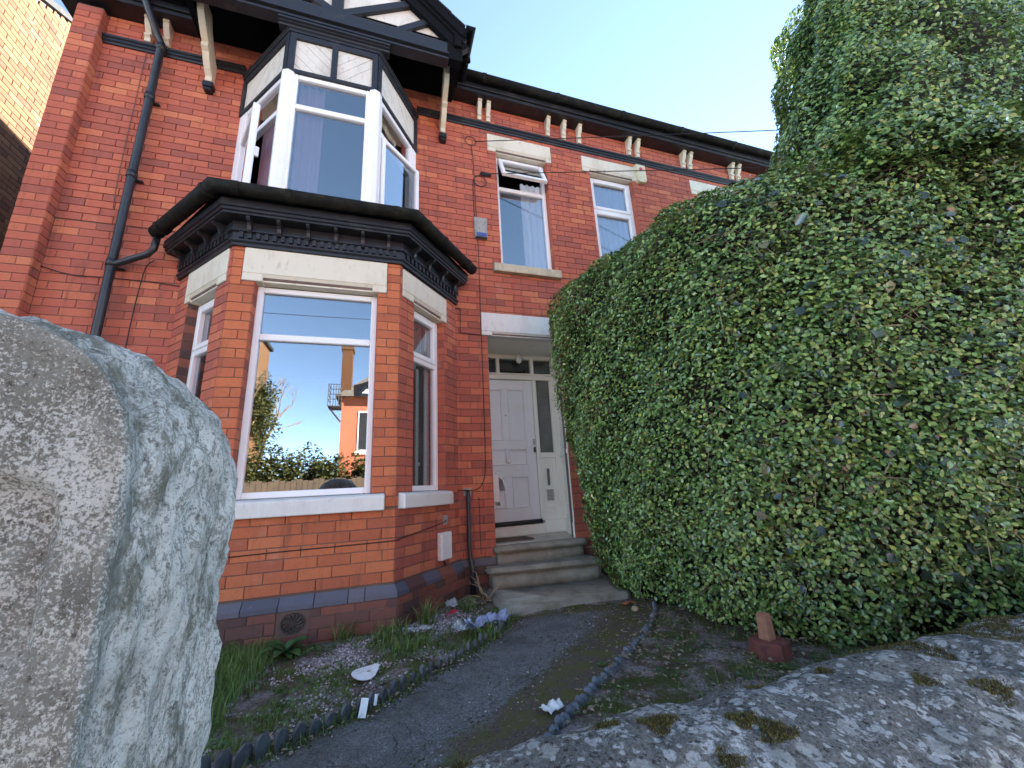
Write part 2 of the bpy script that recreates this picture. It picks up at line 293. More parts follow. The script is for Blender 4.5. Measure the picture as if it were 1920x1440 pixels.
class MB:
    def __init__(s): s.v = []; s.f = []
    def poly(s, pts): 
        k = len(s.v); s.v += [tuple(p) for p in pts]; s.f.append(tuple(range(k, k+len(pts)))); return s
    def box(s, fr, a0, a1, d0, d1, z0, z1, c=0):
        k = len(s.v)
        if c <= 0:
            s.v += [fr(a, d, z) for z in (z0, z1) for d in (d0, d1) for a in (a0, a1)]
            for q in ((0, 1, 3, 2), (4, 6, 7, 5), (0, 4, 5, 1), (2, 3, 7, 6), (0, 2, 6, 4), (1, 5, 7, 3)): s.f.append(tuple(k+i for i in q))
            return s
        c = min(c, abs(a1-a0)*.45, abs(d1-d0)*.45, abs(z1-z0)*.45)
        A, D, Z = (a0, a1), (d0, d1), (z0, z1); idx = {}
        for i in (0, 1):
            for j in (0, 1):
                for l in (0, 1):
                    sa, sdd, sz = (c if i == 0 else -c), (c if j == 0 else -c), (c if l == 0 else -c)
                    for ax in range(3):
                        p = [A[i]+sa, D[j]+sdd, Z[l]+sz]; p[ax] = (A, D, Z)[ax][(i, j, l)[ax]]
                        idx[(i, j, l, ax)] = len(s.v); s.v.append(fr(*p))
        q = lambda *t: s.f.append(tuple(idx[e] for e in t))
        for e in (0, 1):
            q((e, 0, 0, 0), (e, 1, 0, 0), (e, 1, 1, 0), (e, 0, 1, 0)); q((0, e, 0, 1), (1, e, 0, 1), (1, e, 1, 1), (0, e, 1, 1)); q((0, 0, e, 2), (1, 0, e, 2), (1, 1, e, 2), (0, 1, e, 2))
            for h in (0, 1):
                q((0, e, h, 1), (1, e, h, 1), (1, e, h, 2), (0, e, h, 2)); q((e, 0, h, 0), (e, 1, h, 0), (e, 1, h, 2), (e, 0, h, 2)); q((e, h, 0, 0), (e, h, 1, 0), (e, h, 1, 1), (e, h, 0, 1))
        for i in (0, 1):
            for j in (0, 1):
                for l in (0, 1): q((i, j, l, 0), (i, j, l, 1), (i, j, l, 2))
        return s
    def prism(s, pts, ext):
        """closed polygon pts (3D), extruded by the vector ext"""
        k = len(s.v); n = len(pts); e = Vector(ext)
        s.v += [tuple(p) for p in pts]+[tuple(Vector(p)+e) for p in pts]
        s.f.append(tuple(range(k, k+n))); s.f.append(tuple(range(k+2*n-1, k+n-1, -1)))
        for i in range(n): j = (i+1) % n; s.f.append((k+i, k+n+i, k+n+j, k+j))
        return s
    def tube(s, path, r, n=8, cap=True):
        P = [Vector(p) for p in path]; k0 = len(s.v); rr = r if isinstance(r, (list, tuple)) else [r]*len(P)
        t0 = (P[1]-P[0]).normalized(); ref = Vector((0, 0, 1)) if abs(t0.z) < .9 else Vector((1, 0, 0)); x = t0.cross(ref).normalized()
        for i, p in enumerate(P):
            t = (P[min(i+1, len(P)-1)]-P[max(i-1, 0)]).normalized()
            x = (x-t*x.dot(t)).normalized(); y = t.cross(x)
            s.v += [tuple(p+(x*math.cos(2*math.pi*j/n)+y*math.sin(2*math.pi*j/n))*rr[i]) for j in range(n)]
        for i in range(len(P)-1):
            for j in range(n):
                a, b = k0+i*n+j, k0+i*n+(j+1) % n; s.f.append((a, b, b+n, a+n))
        if cap: s.f.append(tuple(range(k0+n-1, k0-1, -1))); s.f.append(tuple(range(k0+(len(P)-1)*n, k0+len(P)*n)))
        return s
    def sweep(s, path, prof, close_ends=True):
        """profile [(offset, z)...] swept along a plan polyline (outside = right of travel direction u -> n)"""
        fr = [Fr(path[i], path[i+1]) for i in range(len(path)-1)]; k = len(s.v); m = len(prof)
        for i, p in enumerate(path):
            if i == 0: d = fr[0].n
            elif i == len(path)-1: d = fr[-1].n
            else: d = (fr[i-1].n+fr[i].n); d = d/(d.length**2/2)
            s.v += [(p[0]+d.x*o, p[1]+d.y*o, z) for o, z in prof]
        for i in range(len(path)-1):
            for j in range(m):
                a = k+i*m+j; b = k+i*m+(j+1) % m; s.f.append((a, a+m, b+m, b))
        if close_ends: s.f.append(tuple(range(k, k+m))); s.f.append(tuple(range(k+(len(path))*m-1, k+(len(path)-1)*m-1, -1)))
        return s
    def lathe(s, c, prof, n=20):
        k = len(s.v)
        for r, z in prof: s.v += [(c[0]+r*math.cos(2*math.pi*j/n), c[1]+r*math.sin(2*math.pi*j/n), c[2]+z) for j in range(n)]
        for i in range(len(prof)-1):
            for j in range(n): a = k+i*n+j; b = k+i*n+(j+1) % n; s.f.append((a, b, b+n, a+n))
        return s
    def build(s, name, mat, parent=None, smooth=False, fix=True):
        me = bpy.data.meshes.new(name); me.from_pydata(s.v, [], s.f)
        if fix:
            bm = bmesh.new(); bm.from_mesh(me); bmesh.ops.recalc_face_normals(bm, faces=bm.faces); bm.to_mesh(me); bm.free()
        me.materials.append(M[mat] if isinstance(mat, str) else mat)
        if smooth: me.shade_smooth()
        o = link(bpy.data.objects.new(name, me))
        if parent is not None: attach(o, parent)
        return o
def fast_mesh(name, v, quads, mat, parent=None, smooth=False):
    me = bpy.data.meshes.new(name); v = np.asarray(v, np.float32); q = np.asarray(quads, np.int32); w = q.shape[1]
    me.vertices.add(len(v)); me.vertices.foreach_set('co', v.ravel())
    me.loops.add(q.size); me.loops.foreach_set('vertex_index', q.ravel())
    me.polygons.add(len(q)); me.polygons.foreach_set('loop_start', np.arange(0, q.size, w, dtype=np.int32))
    if smooth: me.polygons.foreach_set('use_smooth', np.ones(len(q), bool))
    me.update(calc_edges=True); me.materials.append(M[mat])
    o = link(bpy.data.objects.new(name, me))
    if parent is not None: attach(o, parent)
    return o
# ------------------------------------------------------------------ bricks
CO, ZA, BL, JT = .0825, 4.05, .235, .006       # course, reference bed joint, brick + joint, joint
class Bricks:
    def __init__(s): s.items = []
    def face(s, fr, a0, a1, z0, z1, holes=(), mat='brick_red', shift=0., skip=.045, proud=.003):
        k0 = math.floor((z0-ZA)/CO+1e-6); k1 = math.ceil((z1-ZA)/CO-1e-6)
        for k in range(k0, k1):
            lo, hi = ZA+k*CO, ZA+(k+1)*CO
            zl, zh = max(lo, z0), min(hi, z1)
            if zh-zl < .02: continue
            zm = (zl+zh)/2
            ov = [h for h in holes if zl < h[3]-.012 and zh > h[2]+.012 and h[1] > a0 and h[0] < a1]
            bp = sorted({a0, a1, *[min(max(h[i_], a0), a1) for h in ov for i_ in (0, 1)]}); segs = []
            for p, q in zip(bp, bp[1:]):
                if q-p < .004: continue
                free = [(zl, zh)]; am = (p+q)/2
                for h in ov:
                    if h[0] < am < h[1]: free = [t for (r_, t_) in free for t in ((r_, min(t_, h[2])), (max(r_, h[3]), t_)) if t[1]-t[0] > .018]
                for fr_ in free:
                    if segs and segs[-1][2] == fr_ and abs(segs[-1][1]-p) < 1e-6: segs[-1] = (segs[-1][0], q, fr_)
                    else: segs.append((p, q, fr_))
            off = (BL/2 if k % 2 else 0)+shift+random.uniform(-.006, .006)
            for p, q, (fz0, fz1) in segs:
                if q-p < .02: continue
                cuts = [p]; t = off+math.ceil((p-off)/BL)*BL
                while t < q: cuts.append(t+random.uniform(-.003, .003)); t += BL
                cuts.append(q)
                out = [cuts[0]]
                for c in cuts[1:-1]:
                    if c-out[-1] > skip and q-c > skip: out.append(c)
                out.append(q)
                for x0, x1 in zip(out, out[1:]):
                    s.items.append((fr, x0+JT/2, x1-JT/2, fz0+JT/2, fz1-JT/2, mat, proud+random.uniform(-.0012, .0015)))
    @staticmethod
    def verts(w, h, pr, back=-.012, c=.0025):
        r = lambda i, d: [(i, d, i), (w-i, d, i), (w-i, d, h-i), (i, d, h-i)]
        return r(0, back)+r(0, pr-c)+r(c, pr)
    FACES = [(0, 1, 5, 4), (1, 2, 6, 5), (2, 3, 7, 6), (3, 0, 4, 7), (4, 5, 9, 8), (5, 6, 10, 9), (6, 7, 11, 10), (7, 4, 8, 11), (8, 9, 10, 11)]
    def build(s, parent, limit=300, hidden=lambda u, v, p: False, rest='brickwork'):
        sc = []
        for i, (fr, x0, x1, z0, z1, mt, pr) in enumerate(s.items):
            c = Vector(fr((x0+x1)/2, 0, (z0+z1)/2)); q = project(c); w = 0
            if q and 0 < q[0] < 1920 and 0 < q[1] < 1440 and not hidden(q[0], q[1], c):
                cs = (CP-c).normalized().dot(fr.n)
                if cs > 0: w = (x1-x0)*(z1-z0)*cs/q[2]**2
            sc.append(w)
        order = sorted(range(len(sc)), key=lambda i: -sc[i]); top = {i for i in order[:limit] if sc[i] > 0}
        cache = {}; join = {}
        for i, (fr, x0, x1, z0, z1, mt, pr) in enumerate(s.items):
            if i in top:
                w, h = round((x1-x0)/.004)*.004, round((z1-z0)/.002)*.002; key = (round(w, 3), round(h, 3), mt)
                if key not in cache:
                    me = bpy.data.meshes.new('brick'); me.from_pydata([(p[0], -p[1], p[2]) for p in s.verts(w, h, .003)], [], s.FACES)
                    me.materials.append(M[mt]); me.update(); cache[key] = me
                o = bpy.data.objects.new('brick', cache[key]); link(o)
                attach(o, parent); b = fr(x0, pr-.003, z0)
                o.matrix_basis = Matrix(((fr.u.x, -fr.n.x, 0, b[0]), (fr.u.y, -fr.n.y, 0, b[1]), (0, 0, 1, b[2]), (0, 0, 0, 1)))
            else:
                V, F = join.setdefault(mt, ([], []))
                k = len(V); V += [fr(x0+p[0], p[1], z0+p[2]) for p in s.verts(x1-x0, z1-z0, pr)]; F += [tuple(k+j for j in f) for f in s.FACES]
        for mt, (V, F) in join.items():
            b = MB(); b.v = V; b.f = F; tag(b.build(rest, mt, parent, fix=False), kind='stuff')
def sheet_holes(mb, fr, a0, a1, z0, z1, holes, d=-.004, depth=.12):
    """flat mortar bed with openings, and the soffit and cheeks of each opening"""
    A = sorted({a0, a1, *[h[i] for h in holes for i in (0, 1)]}); Z = sorted({z0, z1, *[h[i] for h in holes for i in (2, 3)]})
    A = [a for a in A if a0 <= a <= a1]; Z = [z for z in Z if z0 <= z <= z1]
    for p, q in zip(A, A[1:]):
        for r, t in zip(Z, Z[1:]):
            am, zm = (p+q)/2, (r+t)/2
            if any(h[0] < am < h[1] and h[2] < zm < h[3] for h in holes): continue
            mb.poly([fr(p, d, r), fr(q, d, r), fr(q, d, t), fr(p, d, t)])
    for h0, h1, y0, y1 in holes:
        mb.poly([fr(h0, d, y0), fr(h0, -depth, y0), fr(h0, -depth, y1), fr(h0, d, y1)])
        mb.poly([fr(h1, d, y0), fr(h1, d, y1), fr(h1, -depth, y1), fr(h1, -depth, y0)])
        mb.poly([fr(h0, d, y1), fr(h0, -depth, y1), fr(h1, -depth, y1), fr(h1, d, y1)])
        mb.poly([fr(h0, d, y0), fr(h1, d, y0), fr(h1, -depth, y0), fr(h0, -depth, y0)])
# ================================================================== SETTING
GZ = .33
g = MB(); n = 40
g.poly([(-400, -400, -.16), (400, -400, -.16), (400, 400, -.16), (-400, 400, -.16)])
tag(g.build('ground', 'pavement_grey'), kind='structure')
g = MB().box(WORLD, -60, 60, 6.6, 12.2, -.15, -.13); tag(g.build('road', 'tarmac'), kind='structure')
def garden_z(x, y):
    return GZ+.022*mnoise.noise((x*1.7, y*1.7, 3))+.012*mnoise.noise((x*6, y*6, 8))
NX, NY = 150, 60; V = []; F = []
for j in range(NY+1):
    for i in range(NX+1):
        x = -5.5+11.5*i/NX; y = -3.45+3.6*j/NY; V.append((x, y, garden_z(x, y)))
for j in range(NY):
    for i in range(NX): a = j*(NX+1)+i; F.append((a, a+1, a+NX+2, a+NX+1))
tag(fast_mesh('garden_bed', V, F, 'soil', None, True), kind='structure')
g = MB().box(WORLD, -30, 30, -12, 3.44, -.2, .26); tag(g.build('terrace_ground', 'soil'), kind='structure')
# path
LE = [(-.12, -.98), (-.30, -1.20), (-.60, -1.52), (-.90, -1.76), (-1.24, -2.04), (-1.66, -2.26), (-2.3, -2.55)]
RE = [(1.10, -1.12), (.80, -1.48), (.50, -1.76), (.16, -2.03), (-.25, -2.36), (-.62, -2.70), (-1.3, -3.45)]
def along(P, t):
    t *= len(P)-1; i = min(int(t), len(P)-2); f = t-i
    return (P[i][0]*(1-f)+P[i+1][0]*f, P[i][1]*(1-f)+P[i+1][1]*f)
V = []; F = []; ED = []; NU, NV = 26, 60
for j in range(NV+1):
    l = along(LE, j/NV); r = along(RE, j/NV)
    for i in range(NU+1):
        s = i/NU; x = l[0]*(1-s)+r[0]*s; y = l[1]*(1-s)+r[1]*s
        e = max(0, 1-s/.13)*.9 if s < .5 else max(0, (s-.48)/.26)
        if j < 6: e = max(e, 1-j/5)
        ED.append(min(1, e)); V.append((x, y, GZ+.012+.004*mnoise.noise((x*8, y*8, 1))+.010*max(0, e-.5)))
for j in range(NV):
    for i in range(NU): a = j*(NU+1)+i; F.append((a, a+1, a+NU+2, a+NU+1))
po = fast_mesh('path', V, F, 'asphalt', None, True); tag(po, kind='structure')
pa = po.data.attributes.new('edge', 'FLOAT', 'POINT'); pa.data.foreach_set('value', np.array(ED, np.float32))
for p in po.data.vertices: p.co.z = max(p.co.z, garden_z(p.co.x, p.co.y)+.006)
# ================================================================== HOUSE
house = thing('brick_house', 'red brick house with two-storey bay, half-timbered gable and white front door', 'house', (-1.75, 0, .3))
YB = -.761
D0, C0, J0, L0 = (-2.452, YB), (-1.054, YB), (-.385, 0), (-3.13, 0)
F_fac = Fr((0, 0), (1, 0)); F_front = Fr(D0, C0); F_right = Fr(C0, J0); F_left = Fr(L0, D0)
FL = F_front.len; RL = F_right.len
br = Bricks(); mo = MB()
# ---- main front
XR = 6.0
doorh = (0, .94, .2, 3.145)
op_holes = [doorh, (-.075, 1.02, 3.145, 3.445), (-3.02, -.48, .2, 3.9), (-2.74, -.96, 4.06, 6.5)]
WINS = [(.225, .985), (1.70, 2.46), (3.72, 4.48)]
for a, b in WINS: op_holes += [(a, b, 4.145, 5.915), (a-.12, b+.09, 5.915, 6.19), (a-.115, b+.06, 4.01, 4.145)]
LO = [h for h in op_holes if h[2] < 4.0]+[(a-.115, b+.06, 4.01, 4.145) for a, b in WINS]
br.face(F_fac, -4.19, -3.02, .3, 4.043, LO); br.face(F_fac, -.48, XR, .655, 4.043, LO)
br.face(F_fac, -4.19, XR, 4.05, 6.66, op_holes, proud=.009)
br.face(F_fac, -.48, 0, .3, .56, (), 'brick_dark', proud=.006); br.face(F_fac, .94, XR, .3, .655, (), 'brick_dark')
br.face(F_fac, -.40, 0, .568, .655, (), 'brick_blue', proud=.018)
core_holes = [(h[0], h[1], h[2], h[3]+.02) for h in op_holes if h[1]-h[0] > .7 and h[3]-h[2] > .9]
sheet_holes(mo, F_fac, -4.30, XR, .2, 6.7, core_holes, -.004, .11)
mo.box(WORLD, XR, 16, -.3, 0, .2, 6.7); mo.box(WORLD, -4.40, -4.20, -8, 0, .2, 6.7); mo.box(WORLD, -4.40, 16, -8.2, -8, .2, 6.7); mo.box(WORLD, 16, 16.2, -8.2, 0, .2, 6.7)
for a, b in WINS:
    for e, sg in ((a, 1), (b, -1)):
        rf = Fr((e, 0), (e, .105)); rf.n = Vector((sg, 0, 0)); br.face(rf, 0, .105, 4.145, 5.915, (), 'brick_red')
# pilaster at the left end
PF = Fr((-4.41, -.11), (-4.19, -.11)); PR = Fr((-4.19, -.11), (-4.19, .0)); PL = Fr((-4.41, .5), (-4.41, -.11))
br.face(PF, 0, .22, .3, 6.62, (), shift=.0); br.face(PR, 0, .11, .3, 6.62); br.face(PL, 0, .61, .3, 6.62)
mo.box(WORLD, -4.406, -4.194, 0, .106, .2, 6.62)
# ---- lower bay
FO = (.185, FL-.20)                               # opening of the front window along the face
RO = (.22, .76); LOp = (RL-.76+.005, RL-.22+.005)
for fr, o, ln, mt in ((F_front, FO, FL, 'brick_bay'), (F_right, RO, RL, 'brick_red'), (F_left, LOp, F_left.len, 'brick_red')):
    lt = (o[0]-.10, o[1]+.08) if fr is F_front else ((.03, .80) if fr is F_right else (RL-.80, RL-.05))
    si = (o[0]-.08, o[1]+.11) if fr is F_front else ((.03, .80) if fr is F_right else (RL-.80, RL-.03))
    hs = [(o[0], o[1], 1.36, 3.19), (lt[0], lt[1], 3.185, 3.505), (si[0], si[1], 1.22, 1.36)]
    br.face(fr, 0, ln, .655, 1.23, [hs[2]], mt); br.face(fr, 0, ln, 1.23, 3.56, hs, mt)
    sheet_holes(mo, fr, 0, ln, .2, 3.9, [(o[0], o[1], 1.35, 3.21)], -.004, .11)
    for e, s_ in ((o[0], 1), (o[1], -1)):           # brick cheeks of the openings
        p, q = fr(e, 0, 0), fr(e, -.105, 0)
        rf = Fr(q, p) if s_ > 0 else Fr(p, q)
        if s_ > 0: rf = Fr(p, q); rf.n = fr.u.copy()
        else: rf = Fr(p, q); rf.n = -fr.u
        br.face(rf, 0, .105, 1.36, 3.19, (), 'brick_dark' if fr is F_left else 'brick_red')
mo.build('mortar', 'mortar', house, fix=False)
# plinth of the bay: projecting, blue chamfered course on top
pl = MB().sweep([L0, D0, C0, J0], [(-.05, .2), (.046, .2), (.046, .562), (-.05, .562)]); pl.build('plinth_mortar', 'mortar', house)
for fr, ln in ((F_front, FL), (F_right, RL), (F_left, F_left.len)):
    e0 = .02 if fr is not F_left else 0; e1 = .02 if fr is not F_right else 0
    f2 = Fr(fr(-e0, .05, 0), fr(ln+e1, .05, 0))
    hs = [(.585+e0, .80+e0, .405, .56)] if fr is F_front else ([(.275, .51, .385, .56)] if fr is F_right else [])
    br.face(f2, 0, f2.len, .27, .562, hs, 'brick_dark', shift=.07)
br.build(house, 300, lambda u, v, p: (u < 450 and v > 575) or (u > 1030 and v > 520 and p.x > .5) or (p.z > 6.3))
bl = None
for fr, ln in ((F_front, FL), (F_right, RL), (F_left, F_left.len)):
    t = 0; k = 0
    while t < ln-.03:
        w = random.choice((.235, .235, .235, .12)); t2 = min(ln, t+w); t2 = ln if ln-t2 < .06 else t2
        s0 = .021 if t == 0 and fr is not F_left else 0; s1 = .021 if t2 == ln and fr is not F_right else 0
        m = MB(); a0, a1 = t+JT/2 if t else 0, t2-JT/2 if t2 < ln else ln
        pr = [(-.01, .566), (.056, .566), (.056, .598), (.006, .652), (-.01, .652)]
        P0 = [fr(a0-(s0*o/.05 if o > 0 else 0), o, z) for o, z in pr]; P1 = [fr(a1+(s1*o/.05 if o > 0 else 0), o, z) for o, z in pr]
        m.v = P0+P1; nn = len(pr); m.f = [tuple(range(nn)), tuple(range(2*nn-1, nn-1, -1))]+[(i, nn+i, nn+(i+1) % nn, (i+1) % nn) for i in range(nn)]
        m.build('plinth_brick', 'brick_blue' if fr is F_front or random.random() < .35 else 'brick_dark', house); t = t2
# ---- lintels and sills
def lintel(fr, a0, a1, z0, z1, o0, o1, mat='lintel', lip=.07):
    m = MB(); p = .016
    m.box(fr, a0, a1, -.10, p, z0+lip, z1, .006); m.box(fr, a0, o0, -.10, p-.001, z0, z0+lip+.001, .006); m.box(fr, o1, a1, -.10, p-.001, z0, z0+lip+.001, .006)
    pr = [(-.10, z0+lip), (p-.006, z0+lip), (-.012, z0+lip*.45), (-.012, z0+.006), (-.10, z0+.006)]
    m.prism([fr(o0, d, z) for d, z in pr], fr.u*(o1-o0)); m.build('lintel', mat, house)
def sill(fr, a0, a1, z0, z1, mat='sill_white', pr=.07):
    m = MB(); P = [(-.10, z0), (pr, z0), (pr, z1-.025), (pr-.02, z1-.012), (-.02, z1), (-.10, z1)]
    m.prism([fr(a0, d, z) for d, z in P], fr.u*(a1-a0)); o = m.build('sill', mat, house)
    b = o.modifiers.new('b', 'BEVEL'); b.width = .008; b.segments = 2
for i, (a, b) in enumerate(WINS):
    lintel(F_fac, a-.118, b+.088, 5.917, 6.188+(.015 if i == 0 else 0), a+.0, b-.0)
    sill(F_fac, a-.113, b+.058, 4.012, 4.143, 'sill_old')
lintel(F_fac, -.073, 1.018, 3.147, 3.443, .06, .96, 'sill_white', .05)
lintel(F_front, FO[0]-.098, FO[1]+.078, 3.187, 3.503, FO[0]+.06, FO[1]-.05)
lintel(F_right, .032, .798, 3.187, 3.48, .20, .70); lintel(F_left, RL-.798, RL-.052, 3.187, 3.503, RL-.71, RL-.2)
sill(F_front, FO[0]-.078, FO[1]+.108, 1.222, 1.358); sill(F_right, .032, .798, 1.222, 1.358); sill(F_left, RL-.798, RL-.032, 1.222, 1.358)
# ---- windows: frame part with panes as sub-parts
def window(fr, a0, a1, z0, z1, d, trans=(), fw=.058, mull=(), mat='upvc', gl='glass', sash=(), skip=()):
    m = MB(); dep = .065; c = .006
    m.box(fr, a0, a0+fw, d-dep, d, z0, z1, c); m.box(fr, a1-fw, a1, d-dep, d, z0, z1, c)
    m.box(fr, a0+fw, a1-fw, d-dep+.002, d-.002, z1-fw, z1-.001, c); m.box(fr, a0+fw, a1-fw, d-dep+.002, d-.002, z0+.001, z0+fw, c)
    for t in trans: m.box(fr, a0+fw, a1-fw, d-dep+.004, d-.003, t-.03, t+.03, c)
    xs = [a0+fw]+[x for t in mull for x in (t-.03, t+.03)]+[a1-fw]
    for t in mull: m.box(fr, t-.03, t+.03, d-dep+.004, d-.004, z0+fw, z1-fw, c)
    zs = [z0+fw]+[x for t in trans for x in (t-.03, t+.03)]+[z1-fw]
    panes = []; k = 0
    for i in range(0, len(xs), 2):
        for j in range(0, len(zs), 2):
            p, q, r, t = xs[i], xs[i+1], zs[j], zs[j+1]
            if k in sash:
                e = .042; dd = d+.012
                m.box(fr, p-.012, p+e, dd-.05, dd, r-.012, t+.012, .008); m.box(fr, q-e, q+.012, dd-.05, dd, r-.012, t+.012, .008)
                m.box(fr, p+e, q-e, dd-.049, dd-.001, r-.012, r+e, .008); m.box(fr, p+e, q-e, dd-.049, dd-.001, t-e, t+.012, .008)
                p += e; q -= e; r += e; t -= e
            if k not in skip: panes.append((p, q, r, t))
            k += 1
    o = m.build('window', mat, house)
    for p, q, r, t in panes: MB().box(fr, p-.004, q+.004, d-.036, d-.030, r-.004, t+.004).build('pane', gl, o)
    return o
window(F_front, FO[0]+.004, FO[1]-.004, 1.362, 3.185, -.085, (2.715,), .052)
window(F_right, RO[0]+.004, RO[1]-.004, 1.362, 3.185, -.085, (2.66,), .05, sash=(1,))
window(F_left, LOp[0]+.004, LOp[1]-.004, 1.362, 3.185, -.085, (2.70,), .05, sash=(1,))
w1 = window(F_fac, WINS[0][0]+.004, WINS[0][1]-.004, 4.15, 5.912, -.085, (5.40,), .05, skip=(1,))
window(F_fac, WINS[1][0]+.004, WINS[1][1]-.004, 4.15, 5.912, -.085, (5.33,), .05, sash=(0, 1))
window(F_fac, WINS[2][0]+.004, WINS[2][1]-.004, 4.15, 5.912, -.085, (5.33,), .05)
# top light of the first window, swung open
a0, a1, zt, zb = WINS[0][0]+.05, WINS[0][1]-.05, 5.868, 5.43
def tilt(a, s, t): # s down the sash, t outward thickness
    an = R(24); return (a, -(-.08+math.sin(an)*s+math.cos(an)*t), zt-math.cos(an)*s+math.sin(an)*t)
class TF:
    u = Vector((1, 0, 0)); n = Vector((0, -1, 0))
    def __call__(s, a, d, z): return tilt(a, -z, d)
tf = TF(); hh = zt-zb; m = MB(); e = .05
m.box(tf, a0, a0+e, -.02, .03, -hh, 0, .006); m.box(tf, a1-e, a1, -.02, .03, -hh, 0, .006); m.box(tf, a0+e, a1-e, -.019, .029, -e, 0, .006); m.box(tf, a0+e, a1-e, -.019, .029, -hh, -hh+e, .006)
so_ = m.build('top_light', 'upvc', house); MB().box(tf, a0+e-.003, a1-e+.003, .004, .009, -hh+e-.003, -e+.003).build('pane', 'glass', so_)
# ---- upper bay
UY = -.72; UD, UC, UJ, UL = (-2.225, UY), (-1.34, UY), (-.86, 0), (-2.84, 0)
U_front = Fr(UD, UC); U_right = Fr(UC, UJ); U_left = Fr(UL, UD)
ZH, ZP = 5.64, 6.17
window(U_front, .055, U_front.len-.055, 4.0, ZH-.01, .0, (5.22,), .055)
window(U_right, .06, U_right.len-.10, 4.0, ZH-.01, .0, (5.18,), .055, skip=(0,))
window(U_left, .10, U_left.len-.06, 4.0, ZH-.01, .0, (5.18,), .055, skip=(0,))
for fr, a, b in ((U_left, 0, .098), (U_right, U_right.len-.098, U_right.len)): MB().box(fr, a, b, -.07, .002, 4.0, ZH-.01, .01).build('window_post', 'upvc', house)
for p in (UD, UC):
    m = MB(); q = Vector((p[0], p[1], 0)); s_ = -1 if p is UD else 1
    m.tube([(p[0]-s_*.018, p[1]+.035, 4.0), (p[0]-s_*.018, p[1]+.035, ZH-.011)], .072, 8)
    m.build('corner_post', 'upvc', house)
# casement left open on the left side
hg = Vector(U_left(.155, .012, 0)); an = R(15); du = U_left.u*math.cos(an)+U_left.n*math.sin(an)
SF = Fr((hg.x, hg.y), (hg.x+du.x, hg.y+du.y)); wdt = U_left.len-.06-.155-.06; m = MB(); e = .055
m.box(SF, 0, e, -.05, .01, 4.06, 5.145, .008); m.box(SF, wdt-e, wdt, -.05, .01, 4.06, 5.145, .008); m.box(SF, e, wdt-e, -.049, .009, 4.06, 4.06+e, .008); m.box(SF, e, wdt-e, -.049, .009, 5.145-e, 5.145, .008)
so_ = m.build('casement', 'upvc', house); MB().box(SF, e-.003, wdt-e+.003, -.022, -.016, 4.06+e, 5.145-e).build('pane', 'glass', so_)
MB().box(SF, wdt-.04, wdt-.015, -.085, -.05, 4.55, 4.66, .004).build('handle', 'white_plastic', so_)
hg = Vector(U_right(.118, .012, 0)); an = R(12); du = (U_right.u*math.cos(an)+U_right.n*math.sin(an)); ln_ = U_right.len-.16-.115
SR = Fr((hg.x, hg.y), (hg.x+du.x*ln_, hg.y+du.y*ln_)); m = MB(); e = .05
m.box(SR, 0, e, -.05, .01, 4.06, 5.145, .008); m.box(SR, ln_-e, ln_, -.05, .01, 4.06, 5.145, .008); m.box(SR, e, ln_-e, -.049, .009, 4.06, 4.06+e, .008); m.box(SR, e, ln_-e, -.049, .009, 5.145-e, 5.145, .008)
so_ = m.build('casement', 'upvc', house); MB().box(SR, e-.003, ln_-e+.003, -.022, -.016, 4.06+e, 5.145-e).build('pane', 'glass', so_)
# panels above the upper windows: dark frame, diagonal cream boards
def panel(fr, a0, a1, split, dirs):
    m = MB(); m.box(fr, 0, fr.len, -.06, -.02, ZH, ZP); m.build('panel_back', 'board_cream', house)
    m = MB(); m.box(fr, a0, a1, -.02, .018, ZH-.012, ZH+.035, .004); m.box(fr, a0, a1, -.02, .018, ZP-.075, ZP, .004)
    st = [a0, a1-.06]+([split-.03] if split else [])
    for t in st: m.box(fr, t, t+.06, -.02, .02, ZH+.03, ZP-.07, .004)
    m.build('panel_frame', 'black_wood', house)
    segs = [(a0+.06, a1-.06)] if not split else [(a0+.06, split-.03), (split+.03, a1-.06)]
    z0, z1 = ZH+.035, ZP-.075
    for (p, q), dr in zip(segs, dirs):
        bw = .088*1.414
        lo, hi = (p-(z1-z0), q) if dr > 0 else (p, q+(z1-z0))
        t = lo-.03
        while t < hi:
            # board between the lines a = t + dr*(z-z0) and a = t+bw + dr*(z-z0), clipped to the panel
            poly = [(t+.003, z0), (t+bw-.003, z0), (t+bw-.003+dr*(z1-z0), z1), (t+.003+dr*(z1-z0), z1)]
            for lim, sg in ((p, 1), (q, -1)):
                out = []
                for i in range(len(poly)):
                    A, B = poly[i], poly[(i+1) % len(poly)]; ia, ib = sg*(A[0]-lim) >= 0, sg*(B[0]-lim) >= 0
                    if ia: out.append(A)
                    if ia != ib: f = (lim-A[0])/(B[0]-A[0]); out.append((lim, A[1]+f*(B[1]-A[1])))
                poly = out
                if not poly: break
            if len(poly) > 2:
                dd = random.uniform(-.002, .002)
                MB().prism([fr(a, -.02, z) for a, z in poly], fr.n*(.014+dd)).build('board', 'board_cream', house)
            t += bw
panel(U_front, 0, U_front.len, U_front.len*.5, (-1, 1)); panel(U_right, 0, U_right.len, None, (-1,)); panel(U_left, 0, U_left.len, None, (1,))
